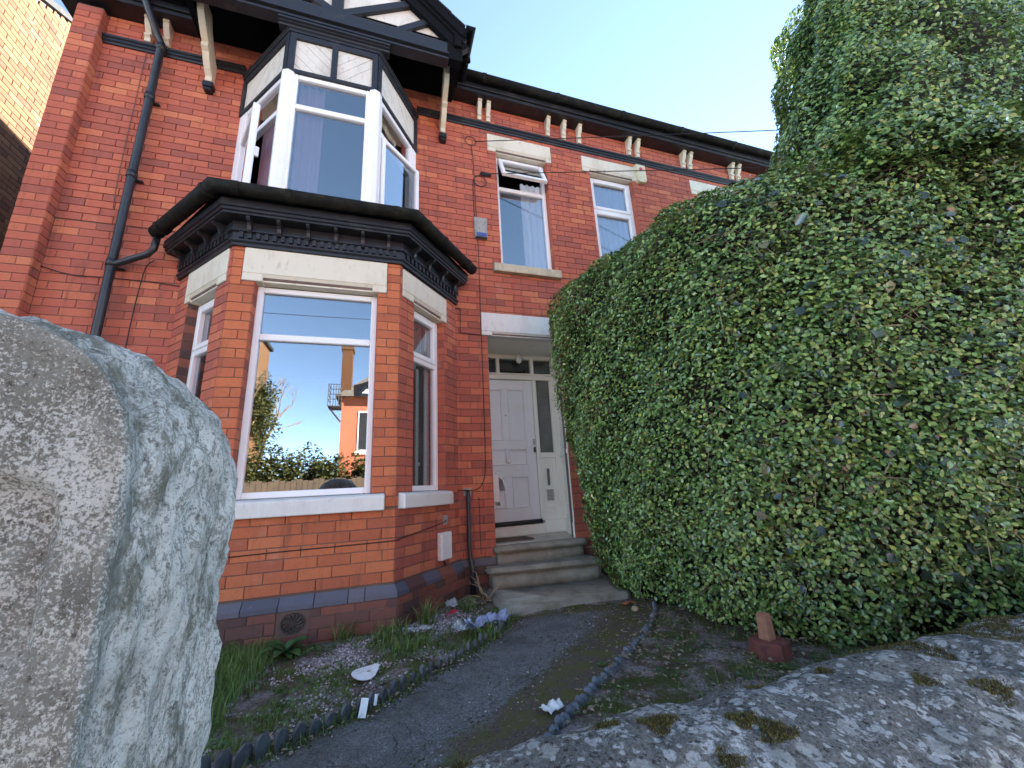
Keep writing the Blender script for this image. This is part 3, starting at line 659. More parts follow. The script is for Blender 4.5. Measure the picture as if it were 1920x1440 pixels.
# head moulding over the upper bay
m = MB().sweep([UL, UD, UC, UJ], [(-.05, ZP), (.025, ZP), (.025, ZP+.03), (.04, ZP+.04), (.04, ZP+.05), (-.05, ZP+.05)]); m.build('bay_head', 'black_wood', house)
m = MB().sweep([(UD[0]-.12, UY), (UC[0]+.12, UY)], [(-.05, ZP+.051), (.03, ZP+.051), (.035, ZP+.07), (.055, ZP+.078), (.055, ZP+.092), (.075, ZP+.10), (.075, ZP+.125), (-.05, ZP+.125)]); m.build('bay_head_moulding', 'black_wood', house)
m = MB(); m.prism([(-2.75, .13, ZP), (-2.2, UY+.06, ZP), (-1.37, UY+.06, ZP), (-.95, .13, ZP)], (0, 0, .02)); m.build('bay_ceiling', 'room_wall', house)
# ---- cornice, dentils, modillions, gutter and roof of the lower bay
PATH = [L0, D0, C0, J0]
m = MB().sweep(PATH, [(-.05, 3.505), (.03, 3.505), (.03, 3.53), (.045, 3.545), (.045, 3.56), (.03, 3.57), (.03, 3.63), (.05, 3.64), (.05, 3.66), (.04, 3.67), (.04, 3.735), (.15, 3.735), (.15, 3.755), (.165, 3.76), (.165, 3.785), (.18, 3.79), (.18, 3.86), (-.05, 3.86)])
m.build('bay_cornice', 'black_paint', house)
dn = MB()
for fr, ln in ((F_left, F_left.len), (F_front, FL), (F_right, RL)):
    k = int((ln-.05)/.062)
    for i in range(k):
        a = .04+i*(ln-.05)/k; dn.box(fr, a, a+.03, .03, .052, 3.572, 3.628)
    nm = 6 if fr is F_front else 4
    for i in range(nm):
        a = ln*(i+.5)/nm
        P = [(.035, 3.735), (.14, 3.735), (.14, 3.715), (.125, 3.70), (.10, 3.695), (.085, 3.675), (.075, 3.64), (.06, 3.62), (.035, 3.615)]
        MB().prism([fr(a-.015, d, z) for d, z in P], fr.u*.03).build('modillion', 'black_paint', house)
tag(dn.build('dentils', 'black_paint', house), kind='stuff')
hp = [(.19+.055*(1-math.cos(t))-.0, 3.915-.07*math.sin(t)) for t in [math.pi*i/8 for i in range(9)]]
hp = [(.185+.065*(1+math.cos(math.pi-t*math.pi/8)), 3.925-.075*math.sin(t*math.pi/8)) for t in range(9)]
gp = hp+[(o*.0+(.25+(o-.25)*.86), z+.009) for o, z in reversed(hp)]
bg_ = MB().sweep(PATH, gp); bgo = bg_.build('bay_gutter', 'gutter_black', house, True)
def gut_ring(fr, a, w=.05):
    m = MB(); pr = [(.25+(o-.25)*1.12, 3.925+(z-3.925)*1.12) for o, z in hp]
    m.prism([fr(a, d, z) for d, z in pr+[(.31, 3.93), (.19, 3.93)]], fr.u*w); m.build('gutter_clip', 'gutter_black', bgo)
for fr, a in ((F_left, .12), (F_left, F_left.len-.02), (F_front, .02), (F_front, .42), (F_front, FL-.08), (F_right, .02), (F_right, .32), (F_right, RL-.2)): gut_ring(fr, a)
m = MB(); e = [(p.x, p.y) for p in [Vector((L0[0]-.18, 0, 0)), Vector((D0[0]-.08, YB-.19, 0)), Vector((C0[0]+.08, YB-.19, 0)), Vector((J0[0]+.18, 0, 0))]]
m.poly([(p[0], p[1], 3.93) for p in e]+[]); m.v += [(-2.7, -.25, 4.02), (-.9, -.25, 4.02)]
m.f.append((0, 1, 4)); m.f.append((1, 2, 5, 4)); m.f.append((2, 3, 5)); m.v += [(-3.2, .0, 4.02), (-.3, .0, 4.02)]; m.f.append((0, 4, 6)); m.f.append((4, 5, 7, 6)); m.f.append((5, 3, 7))
m.build('bay_roof', 'slate', house)
# ---- string course
for p, q in (((-4.19, 0), (-2.84, 0)), ((-.86, 0), (XR, 0))):
    MB().sweep([p, q], [(-.02, 6.255), (.025, 6.255), (.03, 6.275), (.045, 6.285), (.045, 6.31), (.06, 6.32), (.06, 6.345), (-.02, 6.355)]).build('string_course', 'black_paint', house)
# ---- eaves: soffit, fascia, gutter, paired corbels
for a, b in ((-4.45, -3.2), (-.5, 16)):
    m = MB(); m.box(WORLD, a, b, -.15, .20, 6.665, 6.69); m.box(WORLD, a, b, .17, .20, 6.69, 6.80, .004); m.box(WORLD, a, b, .20, .225, 6.72, 6.80, .004); m.build('fascia', 'black_paint', house)
    pr = [(.225+.06*(1-math.cos(t*math.pi/8)), 6.86-.075*math.sin(t*math.pi/8)) for t in range(9)]
    MB().sweep([(a-.06, 0), (b, 0)], pr+[(.285+(o-.285)*.85, z+.01) for o, z in reversed(pr)]).build('gutter', 'gutter_black', house, True)
    t = a+.5
    while t < min(b, 6):
        MB().prism([(t, -o*1.0, z) for o, z in [(.285+(o-.285)*1.13, 6.86+(z-6.86)*1.13) for o, z in pr]], (.05, 0, 0)).build('gutter_joint', 'gutter_black', house); t += 1.1
def corbel(x):
    P = [(0, 6.665), (.13, 6.665), (.13, 6.635), (.115, 6.625), (.11, 6.59), (.085, 6.54), (.06, 6.50), (.05, 6.475), (.075, 6.465), (.075, 6.445), (.055, 6.43), (.05, 6.40), (.055, 6.375), (0, 6.37)]
    MB().prism([(x-.028, -o, z) for o, z in P], (.056, 0, 0)).build('corbel', 'cream_paint', house)
for x in (-3.80, -3.63, .0, .128, 1.045, 1.305, 1.565, 2.452, 2.612, 3.51, 3.65, 4.55, 4.7): corbel(x)
# ---- gable
GY = -.76; GX0, GX1 = -3.35, -.355; TP = .93; VZ = 6.78
AX = (GX0+GX1)/2; AZ = VZ+(GX1-AX)*TP
def rz(x): return VZ+(min(x-GX0, GX1-x))*TP
m = MB(); m.prism([(-3.15, GY+.03, 6.48), (-.56, GY+.03, 6.48), (-.56, GY+.03, rz(-.56)-.12), (AX, GY+.03, AZ-.12), (-3.15, GY+.03, rz(-3.15)-.12)], (0, .05, 0)); m.build('gable_render', 'board_cream', house)
m = MB(); m.box(WORLD, -3.22, -.56, .70, .795, 6.395, 6.575, .006); m.build('gable_beam', 'black_wood', house)
m = MB().sweep([(-3.23, 0), (-.55, 0)], [(.68, 6.305), (.80, 6.305), (.80, 6.33), (.78, 6.34), (.78, 6.365), (.815, 6.372), (.815, 6.396), (.68, 6.396)]); m.build('beam_moulding', 'black_wood', house)
def bar(p, q, w, y0=.73, y1=.782, mat='black_wood', name='timber'):
    p, q = Vector((p[0], 0, p[1])), Vector((q[0], 0, q[1])); t = (q-p).normalized(); s_ = Vector((-t.z, 0, t.x))*(w/2)
    MB().prism([(v.x, -y1, v.z) for v in (p-s_, q-s_, q+s_, p+s_)], (0, y1-y0, 0)).build(name, mat, house)
bar((-1.79, 6.57), (-1.79, 7.9), .12)
for s_ in (1, -1):
    X_ = lambda d: -1.79+s_*d
    bar((X_(.04), 6.58), (X_(.80), 7.07), .085, .73, .778); bar((X_(.62), 6.55), (X_(1.0), 6.86), .075, .73, .777); bar((X_(.06), 7.05), (X_(.40), 7.32), .08, .73, .776)
for s_, gx in ((1, GX1), (-1, GX0)):        # barge boards and roof verges
    q = (AX, AZ); p = (gx, VZ); w = lambda dz: ((p[0], p[1]+dz), (q[0], q[1]+dz))
    for dz, wd, y0, y1, mt_, nm in ((-.265, .16, .74, .81, 'matt_black' if s_ > 0 else 'black_wood', 'barge_board'), (-.165, .07, .74, .835, 'matt_black' if s_ > 0 else 'black_wood', 'barge_moulding'), (-.075, .12, .74, .865, 'matt_black' if s_ > 0 else 'slate', 'verge_board')):
        a_, b_ = w(dz); bar(a_, b_, wd, y0, y1, mt_, nm)
    e = Vector((p[0], 0, p[1])); f = Vector((q[0], 0, q[1])); k = 9
    for i in range(k):        # slates along the verge
        A = e.lerp(f, i/k); B = e.lerp(f, (i+1.12)/k if i < k-1 else 1)
        MB().prism([(A.x, -.885, A.z+.012), (B.x, -.885, B.z-.004), (B.x, -.885, B.z+.008), (A.x, -.885, A.z+.026)], (0, .5, 0)).build('roof_slate', 'slate', house)
m = MB()
for s_, gx in ((1, GX1), (-1, GX0)): m.prism([(gx, -.86, VZ+.005), (AX, -.86, AZ+.005), (AX, -.86, AZ-.06), (gx, -.86, VZ-.065)], (0, 5, 0))
m.box(WORLD, -3.26, -.40, -.2, .74, 6.665, 6.685); m.box(WORLD, -.48, -.40, .1, .84, 6.50, 6.74); m.box(WORLD, -3.29, -3.22, .1, .84, 6.50, 6.74); m.box(WORLD, -.56, -.385, .70, .80, 6.32, 6.70)
m.build('gable_roof', 'matt_black', house)
x = GX1+.01; m = MB(); pr = [(.06*(1-math.cos(t*math.pi/8)), -.075*math.sin(t*math.pi/8)) for t in range(9)]
P = [(x+o, -.89, VZ+.03+z) for o, z in pr]
m.prism(P, (0, .66, 0)); m.box(WORLD, x-.05, x-.002, .2, .85, VZ-.12, VZ+.02); m.box(WORLD, x-.004, x+.126, .50, .54, VZ-.055, VZ+.035, .01); m.build('side_gutter', 'matt_black', house)
def bracket(x):
    P = [(0, 5.97), (.05, 5.965), (.085, 5.985), (.09, 6.03), (.105, 6.045), (.15, 6.08), (.20, 6.14), (.24, 6.21), (.285, 6.235), (.29, 6.275), (.27, 6.285), (.33, 6.33), (.40, 6.40), (.47, 6.49), (.52, 6.58), (.54, 6.66), (.30, 6.66), (.24, 6.52), (.17, 6.42), (.10, 6.34), (.05, 6.28), (0, 6.25)]
    MB().prism([(x-.032, -o, z) for o, z in P], (.064, 0, 0)).build('bracket', 'cream_paint', house)
    m = MB(); m.box(WORLD, x-.05, x+.05, 0, .095, 5.90, 5.968, .006); m.box(WORLD, x-.04, x+.04, 0, .08, 5.865, 5.90, .006); m.build('bracket_foot', 'black_paint', house)
bracket(-.52); bracket(-3.165)
# ---- main roof, hipped at the left
m = MB(); m.v = [(-4.7, -.25, 6.83), (16.3, -.25, 6.83), (16.3, 8.4, 6.83), (-4.7, 8.4, 6.83), (-.6, 4.1, 9.7), (13, 4.1, 9.7)]
m.f = [(0, 1, 5, 4), (1, 2, 5), (2, 3, 4, 5), (3, 0, 4), (3, 2, 1, 0)]; m.build('roof', 'slate', house)
# ---- rooms behind the windows
m = MB(); m.box(WORLD, -4.15, 5.9, -4.0, -3.9, .3, 6.6); m.box(WORLD, 5.85, 5.9, -3.9, -.13, .3, 6.6); m.box(WORLD, -.30, -.22, -3.9, -.13, .8, 6.6); m.box(WORLD, 1.30, 1.36, -3.9, -.13, 3.75, 6.6); m.box(WORLD, -4.15, -4.1, -3.9, -.2, .3, 6.6); m.box(WORLD, -4.1, 5.9, -3.9, -.13, 6.45, 6.5)
m.build('room_wall', 'room_wall', house)
m = MB(); m.box(WORLD, -4.1, 5.9, -3.9, -.13, 3.62, 3.75); m.box(WORLD, -4.1, -.3, -3.9, -.13, .7, .8)
zz = [(p[0], p[1]+.02) for p in (L0, D0, C0, J0)]
m.prism([(-3.0, .13, .8), (-2.40, YB+.1, .8), (-1.10, YB+.1, .8), (-.52, .13, .8)], (0, 0, -.03)); m.prism([(-3.0, .13, 3.65), (-2.40, YB+.1, 3.65), (-1.10, YB+.1, 3.65), (-.52, .13, 3.65)], (0, 0, .05)); m.prism([(-2.7, .13, 3.97), (-2.2, UY+.09, 3.97), (-1.37, UY+.09, 3.97), (-1.0, .13, 3.97)], (0, 0, .02)); m.build('room_floor', 'room_floor', house)
def curtain(fr, a0, a1, d, z0, z1, mat, fold=.07, amp=.018, name='curtain'):
    n = max(8, int((a1-a0)/fold*8)); V = []; F = []
    for i in range(n+1):
        a = a0+(a1-a0)*i/n; w = amp*math.sin(2*math.pi*(a-a0)/fold+.6*math.sin(9*a))
        V += [fr(a, d+w, z0), fr(a+.004*math.sin(a*40), d+w*.7, z1)]
    F = [(2*i, 2*i+2, 2*i+3, 2*i+1) for i in range(n)]
    b = MB(); b.v = V; b.f = F; b.build(name, mat, house, True)
curtain(U_front, .12, .36, -.10, 4.05, 5.6, 'curtain_pink'); curtain(F_fac, .62, .95, -.155, 4.16, 5.6, 'curtain_white', .09)
curtain(F_fac, 1.72, 2.45, -.15, 4.16, 5.9, 'net', .10, .02); curtain(U_left, .12, .36, -.22, 4.05, 5.6, 'curtain_pink')
for i in range(6):
    MB().box(F_right, .27+i*.078, .27+i*.078+.07, -.215, -.21+.012*(i % 2), 1.40, 2.68).build('blind_slat', 'blind_brown', house)
    MB().box(F_left, LOp[0]+.04+i*.04, LOp[0]+.04+i*.04+.014, -.24, -.20, 1.40, 3.12).build('blind_slat', 'blind_grey', house)
curtain(F_right, .28, .72, -.28, 2.70, 3.15, 'blind_grey', .05, .02)
curtain(F_right, .66, .73, -.19, 1.40, 3.1, 'curtain_white', .03, .008)
# ---- porch: recess, door, side light, transom
PY = .70; m = MB()
m.poly([(0, 0, .74), (0, PY+.2, .74), (0, PY+.2, 3.2), (0, 0, 3.2)]); m.build('porch_cheek', 'cream_wall', house)
m = MB(); m.prism([(.945, .015, .74), (1.16, PY, .74), (1.20, PY, .74), (1.0, .015, .74)], (0, 0, 2.42)); m.build('porch_side', 'cream_wall', house)
for z0, z1 in ((.96, 1.68), (1.82, 2.9)):
    P = Fr((.945, .015), (1.16, PY)); P.n = Vector((-P.u.y, P.u.x, 0))
    for b in ((.10, .14, z0, z1), (.56, .60, z0, z1), (.14, .56, z0, z0+.04), (.14, .56, z1-.04, z1)): MB().box(P, b[0], b[1], 0, .012, b[2], b[3], .003).build('panel_moulding', 'cream_wall', house)
P = Fr((.945, .015), (1.16, PY)); P.n = Vector((-P.u.y, P.u.x, 0))
MB().box(P, 0, P.len, 0, .02, .745, .93, .005).build('skirting', 'cream_wall', house); MB().box(P, 0, P.len, 0, .022, 1.72, 1.77, .005).build('dado_rail', 'cream_wall', house); MB().box(P, -.012, .05, -.0, .014, .93, 3.14, .006).build('porch_architrave', 'cream_wall', house)
m = MB(); m.box(WORLD, -.05, 1.25, -PY-.2, -.02, 3.155, 3.22); m.build('porch_ceiling', 'cream_wall', house)
m = MB(); m.box(WORLD, -.05, 1.2, -PY-.05, .0, .60, .765); m.build('porch_base', 'step_stone', house)
k = 0
for i in range(5):
    for j in range(4):
        x0 = .004+i*.235; y0 = .02+j*.17; x1 = min(x0+.231, .95+.2*(y0/.7)); 
        if x1-x0 > .03: MB().box(WORLD, x0, x1, -y0-.166, -y0, .755, .772, .002).build('floor_tile', 'tile_floor', house)
P = Fr((0, PY), (1, PY))
m = MB(); m.box(P, -.02, .84, -.06, .05, .772, .90, .006); m.box(P, .84, 1.16, -.06, .045, .772, .93, .006); m.build('threshold', 'cream_wall', house)
MB().tube([P(-.02, .045, .915), P(.80, .045, .925)], .03, 10).build('draught_strip', 'rubber', house, True)
m = MB(); m.box(P, .80, .855, -.05, .03, .93, 2.80, .006); m.box(P, 1.06, 1.16, -.05, .03, .93, 2.80, .006); m.box(P, -.02, 1.16, -.05, .04, 2.80, 2.86, .006); m.box(P, -.02, 1.16, -.05, .055, 2.86, 2.885, .006); m.box(P, -.02, 1.16, -.05, .03, 3.10, 3.16, .006)
for a in (-.02, .29, .79, 1.11): m.box(P, a, a+.045, -.05, .03, 2.885, 3.10, .005)
m.box(P, .855, 1.06, -.05, .035, 1.72, 1.79, .006); m.build('door_frame', 'cream_wall', house)
for a, b in ((.025, .29), (.335, .79), (.835, 1.11)): MB().box(P, a, b, -.02, -.012, 2.885, 3.10).build('transom_pane', 'glass_dim', house)
MB().box(P, .855, 1.06, -.02, -.012, 1.79, 2.80).build('side_pane', 'frosted', house)
m = MB(); m.box(P, .855, 1.06, -.04, -.005, .93, 1.72); m.box(P, .855, .90, -.005, .012, .93, 1.72, .003); m.box(P, 1.02, 1.06, -.005, .012, .93, 1.72, .003)
for z in (.93, 1.66, 1.08): m.box(P, .90, 1.02, -.005, .012, z, z+.06, .003)
sp = m.build('side_panel', 'cream_wall', house)
m = MB()
for i in range(8): m.box(P, .915, .955, -.002, .012, 1.17+i*.018, 1.18+i*.018); m.box(P, .963, 1.005, -.002, .012, 1.17+i*.018, 1.18+i*.018)
m.build('vent_louvre', 'grey_box', sp); MB().box(P, .935, .97, -.004, .008, 1.36, 1.58, .002).build('glass_slot', 'frosted', sp)
MB().box(WORLD, -.2, 1.3, -PY-.6, -PY-.5, .7, 3.3).build('hall_wall', 'room_wall', house)
m = MB(); m.box(WORLD, -.2, -.15, -PY-.6, -PY-.05, .7, 3.3); m.box(WORLD, 1.2, 1.25, -PY-.6, -PY-.05, .7, 3.3); m.box(WORLD, -.2, 1.25, -PY-.6, -PY-.06, 3.2, 3.3); m.box(WORLD, -.2, 1.25, -PY-.6, -PY-.06, .65, .75); m.build('hall_side', 'room_wall', house)
# door leaf: stiles, rails, sunk panels
dm = MB(); dm.box(P, -.02, .797, -.045, -.016, .935, 2.795)
for a0, a1, z0, z1 in ((-.02, .12, .935, 2.795), (.68, .797, .935, 2.795), (.12, .68, 2.67, 2.795), (.12, .68, .935, 1.10), (.12, .68, 1.50, 1.64), (.12, .68, 1.86, 1.96), (.355, .435, 1.96, 2.67), (.355, .445, 1.10, 1.50)): dm.box(P, a0, a1, -.02, 0, z0, z1, .004)
door = dm.build('front_door', 'door_white', house)
for a0, a1, z0, z1 in ((.12, .355, 1.96, 2.67), (.435, .68, 1.96, 2.67), (.12, .68, 1.64, 1.86), (.12, .355, 1.10, 1.50), (.445, .68, 1.10, 1.50)):
    m = MB(); e = .022
    m.box(P, a0, a0+e, -.016, .008, z0, z1, .005); m.box(P, a1-e, a1, -.016, .008, z0, z1, .005); m.box(P, a0+e, a1-e, -.016, .0075, z0, z0+e, .005); m.box(P, a0+e, a1-e, -.016, .0075, z1-e, z1, .005); m.build('panel_bead', 'door_white', door)
m = MB(); m.box(P, .365, .43, 0, .018, 1.66, 1.86, .006); m.tube([P(.372, .03, 1.83), P(.372, .045, 1.70), P(.397, .048, 1.67), P(.423, .045, 1.70), P(.423, .03, 1.83)], .008, 6); m.build('door_knocker', 'door_white', door, True)
MB().tube([P(.397, 0, 2.30), P(.397, .012, 2.30)], .012, 10).build('spy_hole', 'metal', door)
MB().box(P, .765, .79, 0, .03, 1.80, 1.87, .005).build('door_lock', 'dark_metal', door); MB().box(P, .76, .795, 0, .02, 1.90, 1.98, .004).build('latch', 'metal', door)
for a in (.27, .52): MB().tube([P(a-.03, .0, 1.58), P(a-.015, .014, 1.572), P(a, .0, 1.58), P(a+.015, .014, 1.572), P(a+.03, 0, 1.58)], .004, 5).build('screw_hook', 'white_plastic', door)
# lamp bulb over the door
MB().box(P, .62, .70, .03, .06, 3.10, 3.14, .006).build('lamp_holder', 'white_plastic', house)
m = MB().lathe(P(.60, .09, 3.055), [(.003, -.04), (.03, -.03), (.042, 0), (.035, .03), (.018, .05), (.016, .08), (.002, .082)], 12); m.build('bulb', 'bulb', house, True)
# air vents
m = MB(); f2 = Fr(F_front(0, .05, 0), F_front(FL, .05, 0))
fv = (.585, .80, .405, .56); cx = (fv[0]+fv[1])/2; cz = (fv[2]+fv[3])/2
MB().box(f2, fv[0], fv[1], -.04, -.012, fv[2], fv[3]).build('vent_surround', 'grey_box', house)
m.box(f2, fv[0]+.02, fv[1]-.02, -.012, -.008, fv[2]+.008, fv[3]-.012)
vo = MB()
for i in range(12):
    t = 2*math.pi*i/12; t2 = t+.7
    vo.tube([f2(cx+.02*math.cos(t), .004, cz+.02*math.sin(t)), f2(cx+.05*math.cos(t+.35), .006, cz+.05*math.sin(t+.35)), f2(cx+.078*math.cos(t2), .002, cz+.062*math.sin(t2))], .006, 5)
for rr in (.02, .075): vo.tube([f2(cx+rr*math.cos(.4*i), .003, cz+rr*.82*math.sin(.4*i)) for i in range(17)], .007, 5)
m.build('vent_hole', 'rubber', house); vo.build('vent_grille', 'dark_metal', house)
f3 = Fr(F_right(0, .05, 0), F_right(RL, .05, 0)); m = MB()
MB().box(f3, .27, .515, -.03, -.012, .385, .56).build('air_brick_back', 'rubber', house)
for i in range(8): a = .28+i*.029; m.box(f3, a, a+.011, -.012, .002, .39, .555, .002)
for j in range(6): z = .39+j*.031; m.box(f3, .28, .50, -.012, .001, z, z+.013, .002)
m.build('air_brick', 'terracotta_vent', house)

# ---- pipes, cables, boxes on the house front
PX, PYY = -3.645, -.085
m = MB().tube([(-3.77, -.27, 6.80), (-3.77, -.27, 6.70), (-3.75, -.25, 6.64), (-3.68, -.12, 6.42), (PX, PYY, 6.34), (PX, PYY, 3.0), (PX, PYY, .34)], .036, 12)
dp = m.build('drainpipe', 'pipe_black', house, True)
for z in (6.32, 5.62, 4.62, 3.62, 2.5): MB().tube([(PX, PYY, z), (PX, PYY, z-.07)], .044, 12).build('collar', 'pipe_black', dp, True)
for z in (5.60, 4.60, 3.60, 2.48): MB().box(WORLD, PX-.07, PX+.07, 0, .05, z-.05, z-.03, .004).build('pipe_bracket', 'pipe_black', dp)
MB().tube([(-3.30, -.17, 3.86), (-3.31, -.165, 3.74), (-3.36, -.14, 3.69), (-3.60, -.09, 3.585), (-3.645, -.085, 3.57)], .03, 10).build('branch_pipe', 'pipe_black', house, True)
wp = MB().tube([(-.292, .02, 1.335), (-.292, -.03, 1.335), (-.293, -.05, 1.31), (-.296, -.05, .80), (-.285, -.055, .66), (-.272, -.075, .60), (-.272, -.075, .30)], [.02, .02, .021, .021, .022, .026, .028], 10).build('waste_pipe', 'pipe_black', house, True)
MB().box(WORLD, -.335, -.25, 0, .006, 1.29, 1.375, .002).build('cement_patch', 'grey_box', house)
MB().box(F_right, .70, .78, 0, .006, 1.03, 1.12, .002).build('cement_patch', 'grey_box', house)
mb_ = MB().box(F_right, .59, .77, .006, .062, .722, .968, .008).build('meter_box', 'white_plastic', house)
for z in (.75, .84, .93): MB().box(F_right, .583, .592, .02, .055, z, z+.03, .002).build('hinge', 'white_plastic', mb_)
def cable(pts, r=.0045, mat='cable_black', name='cable', smooth=3):
    P = [Vector(p) for p in pts]; out = []
    for i in range(len(P)-1):
        a, b, c, d = P[max(i-1, 0)], P[i], P[i+1], P[min(i+2, len(P)-1)]
        for k in range(smooth):
            t = k/smooth; out.append(.5*((2*b)+(c-a)*t+(2*a-5*b+4*c-d)*t*t+(3*b-a-3*c+d)*t**3))
    out.append(P[-1]); return MB().tube(out, r, 5)
fz = lambda L, y=-.016: [(x, y, z) for x, z in L]
cable(fz([(-.13, 5.95), (-.105, 5.69), (-.088, 4.85), (-.077, 4.29), (-.079, 3.62), (-.079, 3.06), (-.081, 2.28), (-.085, 1.68), (-.11, 1.45), (-.198, 1.35), (-.40, 1.354)])).build('cable', 'cable_black', house, True)
cable(fz([(.02, 5.49), (-.04, 5.45), (-.10, 5.40), (-.12, 5.24), (-.115, 4.84), (-.09, 4.77)])).build('cable', 'cable_black', house, True)
for cx_, cz_, rr in ((-.135, 6.0, .075), (-.02, 5.36, .085)): MB().tube([(cx_+rr*math.cos(t*.35), -.02-.004*t/18, cz_+rr*math.sin(t*.35)) for t in range(20)], .0045, 5).build('cable_coil', 'cable_black', house, True)
cable(fz([(-.385, 3.46), (-.335, 3.455), (-.328, 3.43), (-.333, 3.18), (-.32, 3.155), (-.096, 3.14)])).build('cable', 'cable_black', house, True)
cable(fz([(-4.19, 3.53), (-4.05, 3.485), (-3.9, 3.46), (-3.74, 3.468), (-3.33, 3.46), (-3.1, 3.44)])).build('cable', 'cable_black', house, True)
cable(fz([(-3.36, 3.70), (-3.417, 3.62), (-3.437, 3.39), (-3.448, 3.0), (-3.45, 2.2)])).build('cable', 'cable_black', house, True)
cable(fz([(-3.80, 6.25), (-3.80, 6.09), (-3.791, 4.67), (-3.772, 4.23)]), .003).build('cable', 'cable_grey', house, True)
cable([F_front(.02, .006, .955), F_front(.5, .008, .968), F_front(1.0, .007, .972), F_front(FL, .008, .978), F_right(.05, .008, .985), F_right(.4, .007, 1.02), F_right(.70, .007, 1.055), F_right(.74, .012, 1.075)]).build('cable', 'cable_black', house, True)
cable([F_right(.70, .01, .72), F_right(.71, .012, .69), F_right(.73, .01, .66)], .006).build('cable', 'cable_black', house, True)
cable(fz([(-.17, 1.27), (-.168, .9), (-.165, .70)], -.008), .003).build('cable', 'cable_black', house, True)
MB().box(WORLD, -.02, .14, .0, .05, 5.455, 5.51, .02).build('cable_clamp', 'cable_black', house)
m = MB(); m.prism([(x, 0, z) for x, z in ((-.13, 4.75), (.04, 4.75), (.035, 4.46), (-.12, 4.46))], (0, -.065, 0)); al = m.build('alarm_box', 'grey_box', house)
MB().box(WORLD, -.105, .03, .064, .071, 4.475, 4.53, .003).build('alarm_strip', 'blue_strip', al); MB().box(WORLD, -.112, .033, .05, .075, 4.452, 4.468, .003).build('alarm_base', 'dark_metal', al)
m = MB(); m.prism([(x, 0, z) for x, z in ((2.515, 6.20), (2.685, 6.20), (2.685, 5.92), (2.66, 5.88), (2.54, 5.88), (2.515, 5.92))], (0, -.07, 0)); al = m.build('alarm_box', 'cream_box', house)
MB().tube([(2.60, -.07, 6.12), (2.60, -.076, 6.12)], .03, 10).build('alarm_badge', 'red_wrap', al)
# letter box on the hidden cheek of the porch, flap hanging open
m = MB(); m.box(WORLD, .0, .10, -.40, -.12, 1.20, 1.50, .01); lb = m.build('letter_box', 'white_plastic', house)
m = MB(); m.prism([(.10, .14, 1.50), (.16, .14, 1.45), (.19, .14, 1.33), (.18, .14, 1.32), (.15, .14, 1.44), (.095, .14, 1.485)], (0, .24, 0)); m.build('letter_flap', 'white_plastic', lb)
m = MB(); m.prism([(.09, .15, 1.42), (.125, .15, 1.20), (.115, .15, 1.16), (.08, .15, 1.38)], (0, .2, 0)); m.build('letter', 'paper', lb)
# ================================================================== STEPS
st = thing('front_steps', 'worn stone front steps with a wide bottom slab below the white door', 'steps', (.45, -.4, GZ))
def slab(P, z0, z1, name, rnd=.012, seed=0):
    bm = bmesh.new(); vs = [bm.verts.new((x, y, z0)) for x, y in P]; f = bm.faces.new(vs)
    r = bmesh.ops.extrude_face_region(bm, geom=[f]); bmesh.ops.translate(bm, vec=(0, 0, z1-z0), verts=[v for v in r['geom'] if isinstance(v, bmesh.types.BMVert)])
    bmesh.ops.recalc_face_normals(bm, faces=bm.faces); bmesh.ops.bevel(bm, geom=bm.edges[:], offset=rnd, segments=2, affect='EDGES')
    bmesh.ops.subdivide_edges(bm, edges=[e for e in bm.edges if e.calc_length() > .15], cuts=24, use_grid_fill=True)
    bm.normal_update()
    for v in bm.verts:
        n_ = mnoise.noise(v.co*9+Vector((seed, 0, 0)))*.006+mnoise.noise(v.co*30+Vector((seed, 0, 0)))*.003; v.co += v.normal*n_
    me = bpy.data.meshes.new(name); bm.to_mesh(me); bm.free(); me.materials.append(M['step_stone']); me.shade_smooth()
    o = link(bpy.data.objects.new(name, me)); attach(o, st); return o
slab([(-.035, -.115), (1.02, -.11), (1.02, .03), (-.035, .03)], .695, .764, 'tread', .014, 1)
slab([(.0, -.06), (.99, -.06), (.99, .02), (.0, .02)], .56, .70, 'riser', .008, 2)
slab([(-.15, -.24), (1.08, -.34), (1.08, -.02), (-.15, -.02)], .515, .585, 'tread', .025, 3)
slab([(-.10, -.20), (1.06, -.29), (1.06, -.02), (-.10, -.02)], .37, .52, 'riser', .008, 4)
slab([(-.19, -.90), (-.13, -.94), (1.02, -.88), (1.2, -.05), (-.13, -.05)], .24, .385, 'bottom_slab', .018, 5)
mt = MB().box(WORLD, .06, .50, -.46, -.17, .773, .787, .003); tag(mt.build('doormat', 'mat_brown'), 'small flat brown doormat on the tiled porch floor', 'doormat')
# ================================================================== GATE POST
post = thing('gate_post', 'large weathered stone gatepost with rounded top, crusted with white lichen', 'gatepost', (-1.76, -3.47, -.16))
XC, HW, ZSP, ZTP, Y0, Y1 = -1.765, .255, 1.36, 1.60, -3.70, -3.25
prof = []
for i in range(70): prof.append((XC+HW, -.16+(ZSP+.16)*i/70))
for i in range(61): t = math.pi*i/60; prof.append((XC+HW*math.copysign(abs(math.cos(t))**.86, math.cos(t)), ZSP+(ZTP-ZSP)*math.sin(t)**.9))
for i in range(1, 71): prof.append((XC-HW, ZSP-(ZSP+.16)*i/70))
NP = len(prof); ND = 56
def rough(p, amp):
    q = Vector(p); v = 0
    for fs, a in ((4.5, .45), (9, .4), (20, .34), (42, .22), (90, .12)): v += a*(abs(mnoise.noise(Vector((q.x, q.y, q.z*.6))*fs+Vector((5, 2, 9))))*1.6-.5)
    return v*amp
V = []; F = []; MI = []
nrm = []
